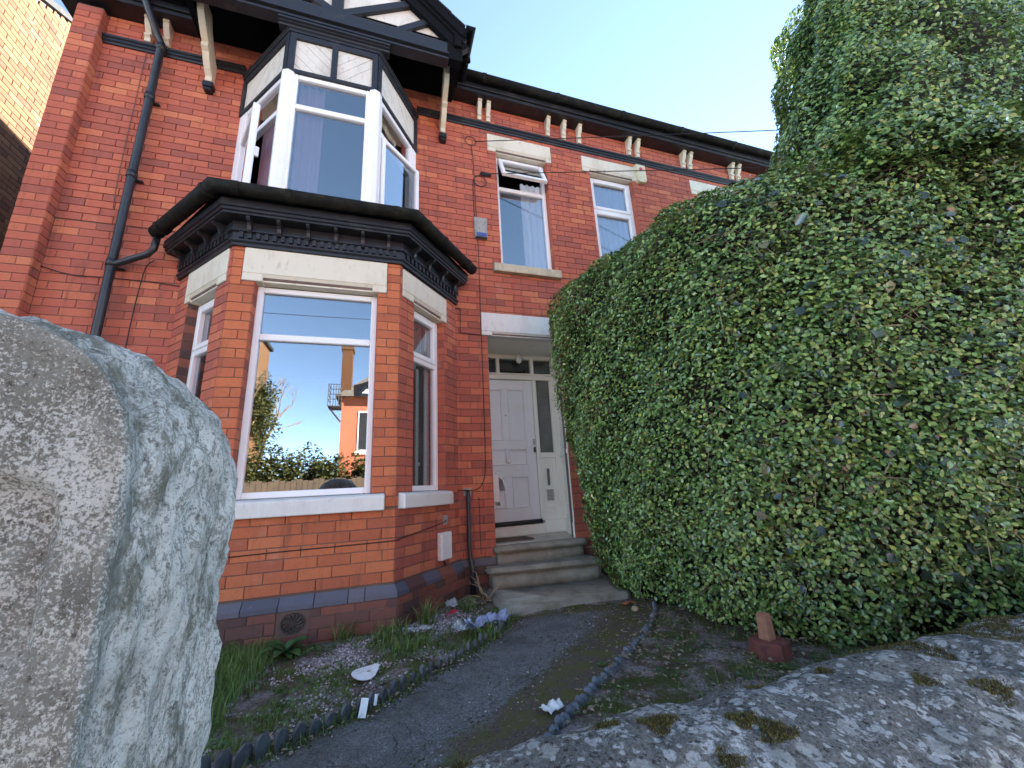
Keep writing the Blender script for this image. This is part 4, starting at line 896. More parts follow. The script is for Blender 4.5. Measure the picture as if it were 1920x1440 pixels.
for i in range(NP):
    a, b = prof[max(i-1, 0)], prof[min(i+1, NP-1)]; d = Vector((b[1]-a[1], 0, -(b[0]-a[0]))).normalized(); nrm.append(d)
for j in range(ND+1):
    t = j/ND; y = Y0+(Y1-Y0)*t
    for i, (x, z) in enumerate(prof):
        e = min(1, t/.10); e2 = min(1, (1-t)/.12)
        bulge = .030*math.sin(math.pi*min(1, max(0, (t-.06)/.94)))**.6 if t > .06 else 0
        off = rough((x, y, z), .032)*e + bulge*(.4+.6*e) - .04*(1-e2)**2 - .004*(1-min(1, t/.02))
        if .06 < t < .12: off -= .004
        p = Vector((x, y, z))+nrm[i]*off; V.append(tuple(p))
for j in range(ND):
    for i in range(NP-1): a = j*NP+i; F.append((a, a+1, a+NP+1, a+NP)); MI.append(1 if j > 1 else 0)
c0 = Vector((XC, 0, .95)); NR = 60; F0 = len(V); V += V[:NP]; base = len(V)
def front_d(x, z):
    # sunk panel with a rounded head
    px = XC; ax = abs(x-px); cr = max(0, ax-.137); top = 1.368-(.05-math.sqrt(max(0, .0025-min(cr, .05)**2)))+.008*mnoise.noise((x*20, z*20, 2))
    ins = min(.187-ax+.008*mnoise.noise((x*25, z*25, 7)), top-z, (z-1.15)*.6)
    r_ = .026*min(1, max(0, (ins+.008)/.02)) if ins > -.008 else 0
    return r_+rough((x, Y0, z), .009)+.003*mnoise.noise((x*90, 3, z*90))
for k in range(1, NR+1):
    s_ = 1-k/NR*.985
    for i, (x, z) in enumerate(prof):
        xx = c0.x+(V[i][0]-c0.x)*s_; zz_ = c0.z+(V[i][2]-c0.z)*s_; V.append((xx, Y0+.004*(1 if k > 2 else 0)+front_d(xx, zz_), zz_))
for k in range(NR):
    r0 = base+(k-1)*NP if k else F0; r1 = base+k*NP
    for i in range(NP-1): F.append((r0+i, r1+i, r1+i+1, r0+i+1)); MI.append(0)
bk = len(V); V.append((XC, Y1, .7))
for i in range(NP-1): F.append((ND*NP+i, ND*NP+i+1, bk, bk)); MI.append(1)
F = [f if f[2] != f[3] else f[:3] for f in F]
b = MB(); b.v = V; b.f = F
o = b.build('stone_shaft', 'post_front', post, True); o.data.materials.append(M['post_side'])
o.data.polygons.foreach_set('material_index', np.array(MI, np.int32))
# ================================================================== GARDEN WALL
gw = thing('garden_wall', 'low stone garden wall with mossy lichen-spotted coping in the near foreground', 'wall', (0, -3.6, -.16))
MB().box(WORLD, -1.52, 5.5, 3.42, 3.72, -.16, .70).build('wall_body', 'coping', gw)
def coping(x0, x1, sd):
    n1 = int((x1-x0)/.011); pf = [(-3.34, .60), (-3.325, .66), (-3.335, .72), (-3.36, .765), (-3.40, .795), (-3.45, .812), (-3.5, .82), (-3.55, .822), (-3.6, .818), (-3.66, .806), (-3.71, .79), (-3.755, .772), (-3.785, .745), (-3.80, .70), (-3.795, .62), (-3.78, .58)]
    # denser profile
    P = []
    for i in range(len(pf)-1):
        for k in range(4): P.append((pf[i][0]+(pf[i+1][0]-pf[i][0])*k/4, pf[i][1]+(pf[i+1][1]-pf[i][1])*k/4))
    P.append(pf[-1]); V = []; F = []; L = len(P)
    for i in range(n1+1):
        x = x0+(x1-x0)*i/n1; e = min(1, min(x-x0, x1-x)/.03)
        for y, z in P:
            q = Vector((x+sd, y, z)); n_ = .022*mnoise.noise(q*2.6)+.012*mnoise.noise(q*7)+.006*mnoise.noise(q*19)+.0035*mnoise.noise(q*50)
            pit = max(0, mnoise.noise(q*5.5+Vector((3, 3, 3)))-.32)*.07
            V.append((x, y+(y+3.56)*.04*n_*10, z+n_-pit-.022*(1-e)**2))
    for i in range(n1):
        for j in range(L-1): a = i*L+j; F.append((a, a+1, a+L+1, a+L))
    b = MB(); b.v = V; b.f = F+[tuple(range(L)), tuple(range(n1*L+L-1, n1*L-1, -1))]; b.build('coping_stone', 'coping', gw, True); return V
CV = coping(-1.52, .98, 0); CV2 = coping(.99, 2.9, 4); coping(2.91, 5.4, 9)
def blades(pos, n, h, spread, w, lean=.5, up=1., rng=RNG):
    """n curved blades from each given position -> verts, quads"""
    pos = np.asarray(pos, float); N = len(pos)*n; base = np.repeat(pos, n, 0)+np.c_[rng.normal(0, spread, N), rng.normal(0, spread, N), np.zeros(N)]
    az = rng.uniform(0, 2*np.pi, N); d = np.c_[np.cos(az), np.sin(az), np.zeros(N)]; sdv = np.c_[-np.sin(az), np.cos(az), np.zeros(N)]
    H = h*rng.uniform(.45, 1.1, N); ln = lean*rng.uniform(.2, 1.2, N)
    out = []
    for t, ww in ((0, 1.), (.4, .9), (.75, .6), (1., .08)):
        c = base+np.c_[np.zeros((N, 2)), H*up*t*(1-.25*ln*t*t)]+d*(H*ln*t*t)[:, None]; o_ = sdv*(w*ww*rng.uniform(.7, 1.2, N))[:, None]*.5
        out += [c-o_, c+o_]
    v = np.stack(out, 1).reshape(-1, 3); k = np.arange(N)[:, None]*8
    q = np.concatenate([k+np.array([[0, 1, 3, 2]]), k+np.array([[2, 3, 5, 4]]), k+np.array([[4, 5, 7, 6]])], 0)
    return v, q
# moss cushions growing on the coping: short dense tufts
def surf_z(x, y):
    best = None
    for (a, b_, c_) in (CV if x < .985 else CV2)[::1]:
        pass
    return .80
cvn = np.array(CV+CV2)
spots = []
for (u_, v_, rad, cnt, hh_) in ((-.60, -3.50, .030, 500, .018), (-.43, -3.56, .024, 350, .018), (-.40, -3.61, .03, 420, .016), (-.25, -3.42, .016, 150, .012), (-.70, -3.45, .02, 200, .012), (-.78, -3.60, .016, 160, .012), (-.95, -3.52, .02, 200, .013), (-.05, -3.46, .015, 120, .01), (.30, -3.40, .11, 2200, .013), (.65, -3.42, .15, 2600, .013), (.1, -3.60, .02, 180, .012), (-.55, -3.64, .02, 180, .012), (-1.02, -3.44, .016, 130, .011), (.95, -3.5, .1, 1200, .012), (.2, -3.68, .03, 300, .013)):
    r_ = rad*np.sqrt(RNG.random(cnt)); t_ = RNG.random(cnt)*6.283; r_ *= 1+.35*np.sin(3*t_+u_*40)
    spots.append(np.c_[u_+r_*np.cos(t_)*1.3, v_+r_*np.sin(t_), np.full(cnt, hh_)])
sp_ = np.concatenate(spots)
zc = np.empty(len(sp_)); topv = cvn[cvn[:, 2] > .68]
for i in range(0, len(sp_), 400):
    d2 = (topv[None, :, 0]-sp_[i:i+400, None, 0])**2+(topv[None, :, 1]-sp_[i:i+400, None, 1])**2; zc[i:i+400] = topv[d2.argmin(1), 2]
rr_ = RNG.random(len(sp_)); v, q = blades(np.c_[sp_[:, :2], zc-.003+.004*rr_], 4, .007, .003, .002, .9)
tag(fast_mesh('coping_moss', v, q, 'moss', gw), kind='stuff')
# ================================================================== HEDGE
hedge = thing('clipped_hedge', 'tall clipped green hedge filling the right side of the garden', 'hedge', (1.6, -1.8, GZ))
OUT = [(4.2, -.30), (1.3, -.30), (.86, -.40), (.60, -.66), (.60, -1.15), (.72, -1.85), (.92, -2.42), (1.24, -2.80), (1.62, -3.06), (2.2, -3.34), (3.0, -3.55), (5.6, -3.85)]
pp = []
for i in range(len(OUT)-1):
    a, b, c, d = [np.array(OUT[min(max(i+k, 0), len(OUT)-1)]) for k in (-1, 0, 1, 2)]
    for k in range(12): t = k/12; pp.append(.5*((2*b)+(c-a)*t+(2*a-5*b+4*c-d)*t*t+(3*b-a-3*c+d)*t**3))
pp.append(np.array(OUT[-1])); pp = np.array(pp)
sl = np.r_[0, np.cumsum(np.linalg.norm(np.diff(pp, axis=0), axis=1))]; SL = sl[-1]
tg = np.gradient(pp, sl, axis=0); tg /= np.linalg.norm(tg, axis=1)[:, None]; nn_ = np.c_[-tg[:, 1], tg[:, 0]]*-1
if (nn_[len(pp)//2] @ (np.array([0, -2.5])-pp[len(pp)//2])) < 0: nn_ = -nn_
s_at = lambda i: sl[i*12]
SH = s_at(7)
def hedge_top(s): 
    t0 = np.clip((s-s_at(2))/(SH-s_at(2)), 0, 1); return 3.60-.10*t0
IZ = np.array([[.2, .52], [.35, .46], [.6, .29], [1.1, .16], [1.65, .05], [2.4, 0], [9, 0]])
def hedge_pos(s, z, depth):
    x = np.interp(s, sl, pp[:, 0]); y = np.interp(s, sl, pp[:, 1]); nx = np.interp(s, sl, nn_[:, 0]); ny = np.interp(s, sl, nn_[:, 1])
    H = hedge_top(s); tall = np.clip((s-SH-.25)/.3, 0, 1); rd = .5; e = np.clip((rd-(H-z))/rd, 0, 1)
    inset = np.interp(z, IZ[:, 0], IZ[:, 1])+(.55-.55*tall)*(1-np.sqrt(np.clip(1-e*e, 0, 1)))
    w = .045*np.sin(s*3.1+z*1.7)+.035*np.sin(s*7.3-z*4.9+1)+.02*np.sin(s*15+z*11)+.012*np.sin(z*27-s*21)
    k = inset+depth+w
    n = np.stack([nx*(1-e*.6), ny*(1-e*.6), .15+e*.9], -1); n /= np.linalg.norm(n, axis=-1)[..., None]
    return np.stack([x-nx*k, y-ny*k, z], -1), n
# dark core sheet behind the leaves, shade of the gaps put into its colour
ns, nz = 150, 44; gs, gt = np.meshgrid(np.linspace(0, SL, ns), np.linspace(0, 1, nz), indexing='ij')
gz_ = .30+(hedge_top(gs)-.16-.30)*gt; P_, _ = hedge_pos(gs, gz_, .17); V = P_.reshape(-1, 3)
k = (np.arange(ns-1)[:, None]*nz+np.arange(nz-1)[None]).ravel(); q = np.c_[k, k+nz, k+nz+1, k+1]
fast_mesh('inner_shade', V, q, 'hedge_core', hedge, True)
ctr = np.array([[3.4, -1.7]]); tp = P_[:, -1]; low = np.minimum(tp[:, 2]-.05, 3.3); V2 = np.concatenate([tp, np.c_[tp[:, :2]*.75+ctr*.25, low], np.c_[tp[:, :2]*.2+ctr*.8, low]]); k = np.arange(ns-1); fast_mesh('top_shade', V2, np.concatenate([np.c_[k, k+1, k+1+ns, k+ns], np.c_[k+ns, k+1+ns, k+1+2*ns, k+2*ns]]), 'hedge_core', hedge, True)
LEAF = np.array([(0, 0, 0), (-.30, .30, .10), (-.27, .68, .09), (0, 1, -.02), (.27, .68, .09), (.30, .30, .10)])
LQ = np.array([[0, 3, 2, 1], [0, 5, 4, 3]])
def leaf_frames(n, rng, jit=.85, upb=.35):
    N = len(n); nr = n+rng.normal(0, jit*.5, (N, 3))+np.array([0, 0, upb]); nr /= np.linalg.norm(nr, axis=1)[:, None]
    t = rng.normal(0, 1, (N, 3)); t -= nr*(t*nr).sum(1)[:, None]; t /= np.linalg.norm(t, axis=1)[:, None]
    return np.cross(t, nr), t, nr
def leaf_mesh(p, fx, fy, fz_, size, width=1.):
    L = LEAF*np.array([width, 1, 1])
    v = p[:, None]+size[:, None, None]*(L[None, :, 0:1]*fx[:, None]+(L[None, :, 1:2]-.5)*fy[:, None]+L[None, :, 2:3]*fz_[:, None])
    k = np.arange(len(p))[:, None, None]*6+LQ[None]; return v.reshape(-1, 3), k.reshape(-1, 4)
def strew(n, s0, s1, zlo, rng, dsc=.06):
    s = rng.uniform(s0, s1, n*2); z = zlo+(3.62-zlo)*rng.random(n*2); H = hedge_top(s); ok = z < H-.01
    # clumps: thin out where a low noise says gap
    cl = np.sin(s*5.3+np.sin(z*4.1)*1.3)*np.sin(z*6.7+np.sin(s*3.7)*1.5); ok &= rng.random(n*2) < .72+.28*cl
    s, z = s[ok], z[ok]
    bare = np.clip((.95-z)/.6, 0, 1)*.55; kk = rng.random(len(s)) > bare; s, z = s[kk], z[kk]
    d = rng.exponential(dsc, len(s))-.045; d = np.minimum(d, .19)
    p, n_ = hedge_pos(s, z, d); p += rng.normal(0, .008, p.shape); return p, n_, d
sv0, sv1 = s_at(1), s_at(9)+1.6
p, n_, dd = strew(82000, sv0, sv1, .34, RNG)
fx, fy, fz_ = leaf_frames(n_, RNG); size = RNG.uniform(.020, .040, len(p))
# topmost leaves, on the hedge top
q_s = RNG.uniform(sv0, sv1, 22000); pt, nt = hedge_pos(q_s, hedge_top(q_s)-.02, np.where(q_s > SH+.1, RNG.uniform(0, .22, 22000), RNG.uniform(.0, .9, 22000))); pt[:, 2] += RNG.normal(0, .04, 22000)
fx2, fy2, fz2 = leaf_frames(np.tile([0, 0, 1.], (22000, 1)), RNG)
# taller bush at the near end, rising above the clipped top
def bush_pos(th, z, depth):
    k = np.clip(1-.10*(z-3.2), .2, 1.2)*np.sqrt(np.clip(1-(np.clip(z-5.6, 0, 9)/1.2)**2, .0, 1))
    ca, sa = np.cos(th), np.sin(th); r = (np.abs(ca)**2.6+np.abs(sa)**2.6)**(-1/2.6)
    w = .05*np.sin(th*9+z*2.3)+.04*np.sin(th*17-z*4.1)+.03*np.sin(z*9+th*5)
    x = 3.66+.16*(z-3.2)+(2.05*k-depth-w)*r*ca; y = -2.78+(.80*k-depth-w)*r*sa
    n = np.stack([ca/2.05, sa/.8, .12+.9*np.clip(z-5.4, 0, 1)], -1); n /= np.linalg.norm(n, axis=-1)[..., None]
    return np.stack([x, y, z], -1), n
gt2, gz2 = np.meshgrid(np.linspace(0, 2*np.pi, 60), np.linspace(3.3, 6.6, 26), indexing='ij'); Pb, _ = bush_pos(gt2, gz2, .11)
k = (np.arange(59)[:, None]*26+np.arange(25)[None]).ravel(); fast_mesh('inner_shade', Pb.reshape(-1, 3), np.c_[k, k+26, k+27, k+1], 'hedge_core', hedge, True)
NB = 130000; th = RNG.uniform(0, 2*np.pi, NB); zb_ = RNG.uniform(3.15, 6.75, NB); db = np.minimum(RNG.exponential(.06, NB)-.05, .18); pe, ne = bush_pos(th, zb_, db)
okb = ((np.array(CP)-pe)*ne).sum(1) > -1.2; pe, ne = pe[okb], ne[okb]; fx3, fy3, fz3 = leaf_frames(ne, RNG)
pt = np.concatenate([pt, pe]); fx2 = np.concatenate([fx2, fx3]); fy2 = np.concatenate([fy2, fy3]); fz2 = np.concatenate([fz2, fz3])
p = np.concatenate([p, pt]); fx = np.concatenate([fx, fx2]); fy = np.concatenate([fy, fy2]); fz_ = np.concatenate([fz_, fz2]); size = np.concatenate([size, RNG.uniform(.022, .042, len(pt))])
# the leaves that show largest become parts of their own
rel = p-np.array(CP); dep = rel @ np.array(FW); uu = 960+CAM['f']*(rel @ np.array(RT))/np.maximum(dep, .1); vv = 720-CAM['f']*(rel @ np.array(UP))/np.maximum(dep, .1)
facing = np.abs((fz_*rel).sum(1))/np.linalg.norm(rel, axis=1); dfull = np.concatenate([dd, np.full(len(pt), .3)])
score = np.where((uu > 0) & (uu < 1920) & (vv > 0) & (vv < 1150) & (dep > .2) & (dfull < .0), size**2*facing/np.maximum(dep, .2)**2, 0)
top = np.argsort(-score)[:290]; mask = np.ones(len(p), bool); mask[top] = False
v, q = leaf_mesh(p[mask], fx[mask], fy[mask], fz_[mask], size[mask]); tag(fast_mesh('foliage', v, q, 'hedge_leaf', hedge), kind='stuff')
lme = bpy.data.meshes.new('leaf'); lme.from_pydata([tuple(x) for x in (LEAF-np.array([0, .5, 0]))], [], [tuple(x) for x in LQ.tolist()]); lme.materials.append(M['hedge_leaf'])
for i in top:
    o = bpy.data.objects.new('leaf', lme); link(o); attach(o, hedge); s_ = float(size[i])
    o.matrix_basis = Matrix([[fx[i][r]*s_, fy[i][r]*s_, fz_[i][r]*s_, p[i][r]] for r in range(3)]+[[0, 0, 0, 1]])
# larger dark leaves of a second shrub grown through the near end
p, n_, dd = strew(900, SH-.5, sv1, .5, RNG, .05)
fx, fy, fz_ = leaf_frames(n_, RNG, .7); v, q = leaf_mesh(p, fx, fy, fz_, RNG.uniform(.045, .085, len(p)), 1.25); tag(fast_mesh('broad_foliage', v, q, 'big_leaf', hedge), kind='stuff')
long_tw = MB()
# clipped twigs showing between the leaves
p, n_, dd = strew(2600, sv0, sv1, .33, RNG, .06); tw = MB()
for i in range(len(p)):
    a = Vector(p[i]); n3 = Vector(n_[i]); d = (n3*.3+Vector(RNG.normal(0, .6, 3))+Vector((0, 0, .35))).normalized(); L_ = RNG.uniform(.04, .16)
    tw.tube([a-d*L_*.6, a+Vector(RNG.normal(0, .006, 3)), a+d*L_*.5], [.0018, .0014, .0008], 3, False)
tag(tw.build('twigs', 'twig', hedge, fix=False), kind='stuff')
for i in range(150):      # long pale shoots lying across the face
    s_ = RNG.uniform(sv0, s_at(9)); z_s = RNG.uniform(.5, 3.2); P0, N0 = hedge_pos(np.array([s_]), np.array([z_s]), np.array([-.01])); a = Vector(P0[0]); d = Vector(RNG.normal(0, 1, 3)); n3 = Vector(N0[0]); d = (d-n3*d.dot(n3)).normalized(); L_ = RNG.uniform(.12, .36); b_ = Vector((0, 0, -1))*L_*.12
    long_tw.tube([a-d*L_*.5-n3*.03, a+n3*.012, a+d*L_*.5+b_+n3*.01], [.0026, .002, .001], 4, False)
tag(long_tw.build('long_shoots', 'dry_root', hedge, fix=False), kind='stuff')
for i in range(26):       # stems at the foot
    s_ = RNG.uniform(s_at(2), s_at(8)); P0, _ = hedge_pos(np.array([s_]), np.array([.32]), np.array([.12])); P0 = Vector(P0[0]); 
    MB().tube([P0, P0+Vector((RNG.normal(0, .04), RNG.normal(0, .04), .35)), P0+Vector((RNG.normal(0, .1), RNG.normal(0, .1), .8))], [.018, .013, .008], 6).build('stem', 'twig', hedge, True)
# ================================================================== EDGINGS
def poly_pts(P, step):
    d = [0]
    for a, b in zip(P, P[1:]): d.append(d[-1]+math.dist(a, b))
    n = int(d[-1]/step); out = []
    for i in range(n+1):
        t = d[-1]*i/n; k = max(j for j in range(len(d)) if d[j] <= t+1e-9); k = min(k, len(P)-2); f = (t-d[k])/(d[k+1]-d[k])
        a, b = P[k], P[k+1]; out.append((a[0]+(b[0]-a[0])*f, a[1]+(b[1]-a[1])*f, math.atan2(b[1]-a[1], b[0]-a[0])))
    return out
le = thing('slate_edging', 'dark scalloped lawn edging between the gravel bed and the path', 'edging', (-.9, -1.76, GZ))
ipk = 0
for x, y, an in poly_pts([(-.27, -1.12), (-.36, -1.26), (-.60, -1.50), (-.90, -1.74), (-1.24, -2.02), (-1.66, -2.24), (-2.1, -2.42)], .066):
    z = garden_z(x, y); h = .075+random.uniform(-.02, .012); tl = random.uniform(-.10, .10); m = MB()
    P = [(-.031, 0), (.031, 0), (.031, h*.62), (.022, h*.86), (.004, h), (-.018, h*.9), (-.031, h*.66)]
    u_ = Vector((math.cos(an), math.sin(an), 0)); n2 = Vector((-u_.y, u_.x, 0)); sk = .35*h
    m.prism([Vector((x, y, z-.03))+u_*(a+tl*b)+n2*(a*.55)+Vector((0, 0, b+.03)) for a, b in P], n2*.022); o = m.build('picket', 'edging_slate', le); ipk += 1
re_ = thing('rope_edging', 'blue-grey rope-twist edging curving beside the hedge', 'edging', (.3, -1.9, GZ))
for x, y, an in poly_pts([(1.02, -1.20), (.92, -1.34), (.80, -1.48), (.50, -1.76), (.16, -2.03), (-.25, -2.36), (-.55, -2.62)], .052):
    z = garden_z(x, y)+.012+random.uniform(-.014, .006); m = MB().lathe((0, 0, 0), [(.001, -.036), (.012, -.032), (.021, -.016), (.023, 0), (.021, .016), (.012, .032), (.001, .036)], 10)
    rot = Matrix.Translation((x, y, z)) @ Matrix.Rotation(an, 4, 'Z') @ Matrix.Rotation(R(38), 4, 'Y') @ Matrix.Diagonal((.95, 1.0, 1.0, 1))
    m.v = [tuple(rot @ Vector(v)) for v in m.v]; m.build('twist', 'edging_rope', re_, True)
# ================================================================== GROUND COVER
def in_bed(x, y):
    # left bed: between house and left edging
    lim = np.interp(x, [-2.3, -1.66, -1.24, -.9, -.6, -.3, -.2], [-2.55, -2.24, -2.02, -1.72, -1.48, -1.14, -.95])
    base = np.interp(x, [-3.2, -2.48, -1.03, -.30, -.2], [-.0, -.83, -.83, -.10, -.1])
    return (y > lim+.03) & (y < base)
def in_right(x, y):
    lim = np.interp(x, [-.62, -.25, .16, .5, .8, 1.1], [-2.68, -2.33, -2.0, -1.73, -1.45, -1.12]); return (y < lim-.03) & (y > -3.4)
zf = np.vectorize(lambda x, y: garden_z(x, y))
pts = np.c_[RNG.uniform(-3.2, -.2, 60000), RNG.uniform(-2.5, -.1, 60000)]; pts = pts[in_bed(pts[:, 0], pts[:, 1])]
gn = np.array([mnoise.noise((x*2.1, y*2.1, 5))+.6*mnoise.noise((x*5.5, y*5.5, 2)) for x, y in pts]); pts = pts[gn+RNG.normal(0, .16, len(gn)) > .06][:13000]
OC = np.array([(1, 0, 0), (0, 1, 0), (-1, 0, 0), (0, -1, 0), (0, 0, .7), (0, 0, -.7)]); OT = np.array([[0, 1, 4], [1, 2, 4], [2, 3, 4], [3, 0, 4], [1, 0, 5], [2, 1, 5], [3, 2, 5], [0, 3, 5]])
def pebbles(pts, r0, r1, name, mat, parent=None):
    N = len(pts); sz = RNG.uniform(r0, r1, N); v = OC[None]*sz[:, None, None]*RNG.uniform(.6, 1.25, (N, 6, 1)); a = RNG.uniform(0, 6.28, N)
    c, s = np.cos(a)[:, None], np.sin(a)[:, None]; w = np.stack([v[:, :, 0]*c-v[:, :, 1]*s, v[:, :, 0]*s+v[:, :, 1]*c, v[:, :, 2]+RNG.normal(0, .3, (N, 6))*sz[:, None]*.5], -1)
    w += np.c_[pts, np.maximum(zf(pts[:, 0], pts[:, 1]), GZ+.012 if 'gravel' != name else -9)+sz*.35][:, None]; t = (np.arange(N)[:, None, None]*6+OT[None]).reshape(-1, 3)
    return tag(fast_mesh(name, w.reshape(-1, 3), t, mat, parent), kind='stuff')
tag(pebbles(pts, .005, .011, 'gravel', 'gravel'), 'mauve and grey gravel spread over the left bed', 'gravel')
crumb = np.concatenate([np.array([[l[0]*(1-q_)+r[0]*q_, l[1]*(1-q_)+r[1]*q_] for t_, q_ in zip(RNG.random(4200), np.where(RNG.random(4200) < .75, 1-np.abs(RNG.normal(0, .22, 4200)), np.abs(RNG.normal(0, .05, 4200)))) for l, r in [(along(LE, t_), along(RE, t_))] if 0 <= q_ <= 1])])
hlf = len(crumb)*3//4
tag(pebbles(crumb[:hlf], .003, .009, 'soil_crumbs', 'soil'), 'dark soil crumbs strewn along the mossy path margins', 'soil'); tag(pebbles(crumb[hlf:], .003, .008, 'grit', 'gravel'), 'pale grit scattered on the path', 'grit')
# scattered grass and moss
def scatter(n, x0, x1, y0, y1, test, sc=2.6, thr=.1, seed=1):
    p = np.c_[RNG.uniform(x0, x1, n), RNG.uniform(y0, y1, n)]; p = p[test(p[:, 0], p[:, 1])]
    g_ = np.array([mnoise.noise((x*sc, y*sc, seed))+.5*mnoise.noise((x*sc*3, y*sc*3, seed+4)) for x, y in p]); p = p[g_ > thr]
    return np.c_[p, zf(p[:, 0], p[:, 1])]
g1 = scatter(6500, -3.2, -.2, -2.5, -.1, in_bed, 2.2, .0, 21)
v, q = blades(g1, 4, .042, .014, .0035, .9)
g2 = scatter(900, -2.9, -1.85, -2.0, -.8, in_bed, 1., -.6, 3); v2, q2 = blades(g2, 7, .14, .03, .004, .7)
g3 = scatter(2600, -.6, 2.2, -3.4, -1.0, in_right, 3, .0, 9); v3, q3 = blades(g3, 3, .05, .02, .0035, .9)
edge = np.array([along(LE, t) for t in RNG.random(700)])+RNG.normal(0, .03, (700, 2)); edge = np.c_[edge, zf(edge[:, 0], edge[:, 1])]; v4, q4 = blades(edge, 4, .05, .012, .004, .9)
vs, qs, off = [], [], 0
for a, b in ((v, q), (v2, q2), (v3, q3), (v4, q4)): vs.append(a); qs.append(b+off); off += len(a)
tag(fast_mesh('grass', np.concatenate(vs), np.concatenate(qs), 'grass'), 'short weedy grass and moss growing through the beds', 'grass', kind='stuff')
# small weed leaves
w1_ = scatter(2600, -3.2, -.2, -2.5, -.1, in_bed, 2.8, .12, 31); w2_ = scatter(1400, -.6, 1.6, -3.3, -1.1, in_right, 3.3, .1, 33); wpt = np.concatenate([w1_, w2_]); wpt = np.repeat(wpt, 3, 0)+RNG.normal(0, .012, (len(wpt)*3, 3))*[1, 1, .6]+[0, 0, .012]
fx, fy, fz_ = leaf_frames(np.tile([0, 0, 1.], (len(wpt), 1)), RNG, .7); v, q = leaf_mesh(wpt, fx, fy, fz_, RNG.uniform(.012, .030, len(wpt)), 1.1)
tag(fast_mesh('weeds', v, q, 'weed_leaf'), 'tiny leafy weeds creeping between gravel and soil', 'weeds', kind='stuff')
# dead leaves and crumbs along the path edges and below the hedge
dl = np.concatenate([scatter(1500, -.3, 1.5, -3.2, -.95, lambda x, y: in_right(x, y) | (x > .2), 1, -2, 1), np.c_[np.array([along(RE, t) for t in RNG.random(260)])+RNG.normal(-.06, .08, (260, 2)), np.full(260, GZ+.02)], np.c_[np.array([along(LE, t) for t in RNG.random(220)])+RNG.normal(.03, .05, (220, 2)), np.full(220, GZ+.02)]])
dl[:, 2] = np.maximum(dl[:, 2], GZ+.018)+.008; fx, fy, fz_ = leaf_frames(np.tile([0, 0, 1.], (len(dl), 1)), RNG, .5); v, q = leaf_mesh(dl, fx, fy, fz_, RNG.uniform(.010, .028, len(dl)))
tag(fast_mesh('leaf_litter', v, q, 'dry_root'), 'brown dead leaves and crumbs lying under the hedge', 'leaf litter', kind='stuff')
# ---- countable plants
GRP = 'grass tufts along the foot of the bay'
for (x, y, n, h, sp, w, lab) in ((-1.42, -.86, 60, .17, .035, .006, 'upright grass tuft left of the bay corner, beside the broad-leaved weed'), (-1.08, -.99, 110, .15, .06, .007, 'wide arching grass tuft at the right corner of the bay'),
        (-.80, -.80, 46, .23, .028, .011, 'tallest strap-leaved tuft below the terracotta air brick'), (-.97, -1.27, 80, .12, .06, .006, 'low grass tuft in the gravel in front of the clear plastic scrap'),
        (-.42, -1.38, 40, .16, .03, .009, 'strap-leaved tuft growing through the slate edging beside the blue bag'), (-.45, -.50, 60, .13, .05, .006, 'pale grass tuft beside the waste pipe and red wrapper'), (-.22, -1.02, 30, .12, .02, .008, 'small dark tuft behind the blue bag at the steps')):
    t = thing('grass_tuft', lab, 'grass tuft', (x, y, garden_z(x, y)), GRP); v, q = blades([(x, y, garden_z(x, y)-.004)], n, h, sp, w, 1.0); tag(fast_mesh('blades', v, q, 'grass', t), kind='stuff')
t = thing('broad_leaved_weed', 'broad-leaved green weed growing against the iron vent of the bay', 'plant', (-1.76, -.93, GZ))
for i in range(13):
    az = i*2.4+.3; el = R(random.uniform(15, 62)); L_ = random.uniform(.12, .22); d = Vector((math.cos(az)*math.cos(el), math.sin(az)*math.cos(el)-.1, math.sin(el))); sdv = Vector((-math.sin(az), math.cos(az), 0)); o_ = Vector((-1.76, -.95, GZ+.01)); V = []; F = []
    for j in range(7):
        s_ = j/6; c = o_+d*L_*s_+Vector((0, 0, -L_*.35*s_*s_)); ww = L_*.20*math.sin(math.pi*min(1, .06+s_*.93))**.8
        V += [tuple(c-sdv*ww+Vector((0, 0, ww*.35))), tuple(c), tuple(c+sdv*ww+Vector((0, 0, ww*.35)))]
    for j in range(6): a = j*3; F += [(a, a+1, a+4, a+3), (a+1, a+2, a+5, a+4)]
    b = MB(); b.v = V; b.f = F; b.build('leaf', 'weed_leaf', t, True, False)
# dry root by the steps
t = thing('dry_root', 'pale dry tangled root lying beside the bottom step', 'root', (-.21, -.30, GZ))
for i in range(9):
    a = Vector((-.21+random.uniform(-.05, .05), -.36+random.uniform(-.05, .05), GZ+.02)); P = [a]
    d = Vector((random.uniform(-1, .6), random.uniform(-.8, .6), random.uniform(.1, 1.2))).normalized()
    for k in range(6): d = (d+Vector((random.uniform(-.5, .5), random.uniform(-.5, .5), random.uniform(-.45, .3)))).normalized(); P.append(P[-1]+d*.05); P[-1].z = max(P[-1].z, GZ+.012)
    MB().tube(P, [.006, .006, .005, .004, .004, .003, .002], 5).build('strand', 'dry_root', t, True)
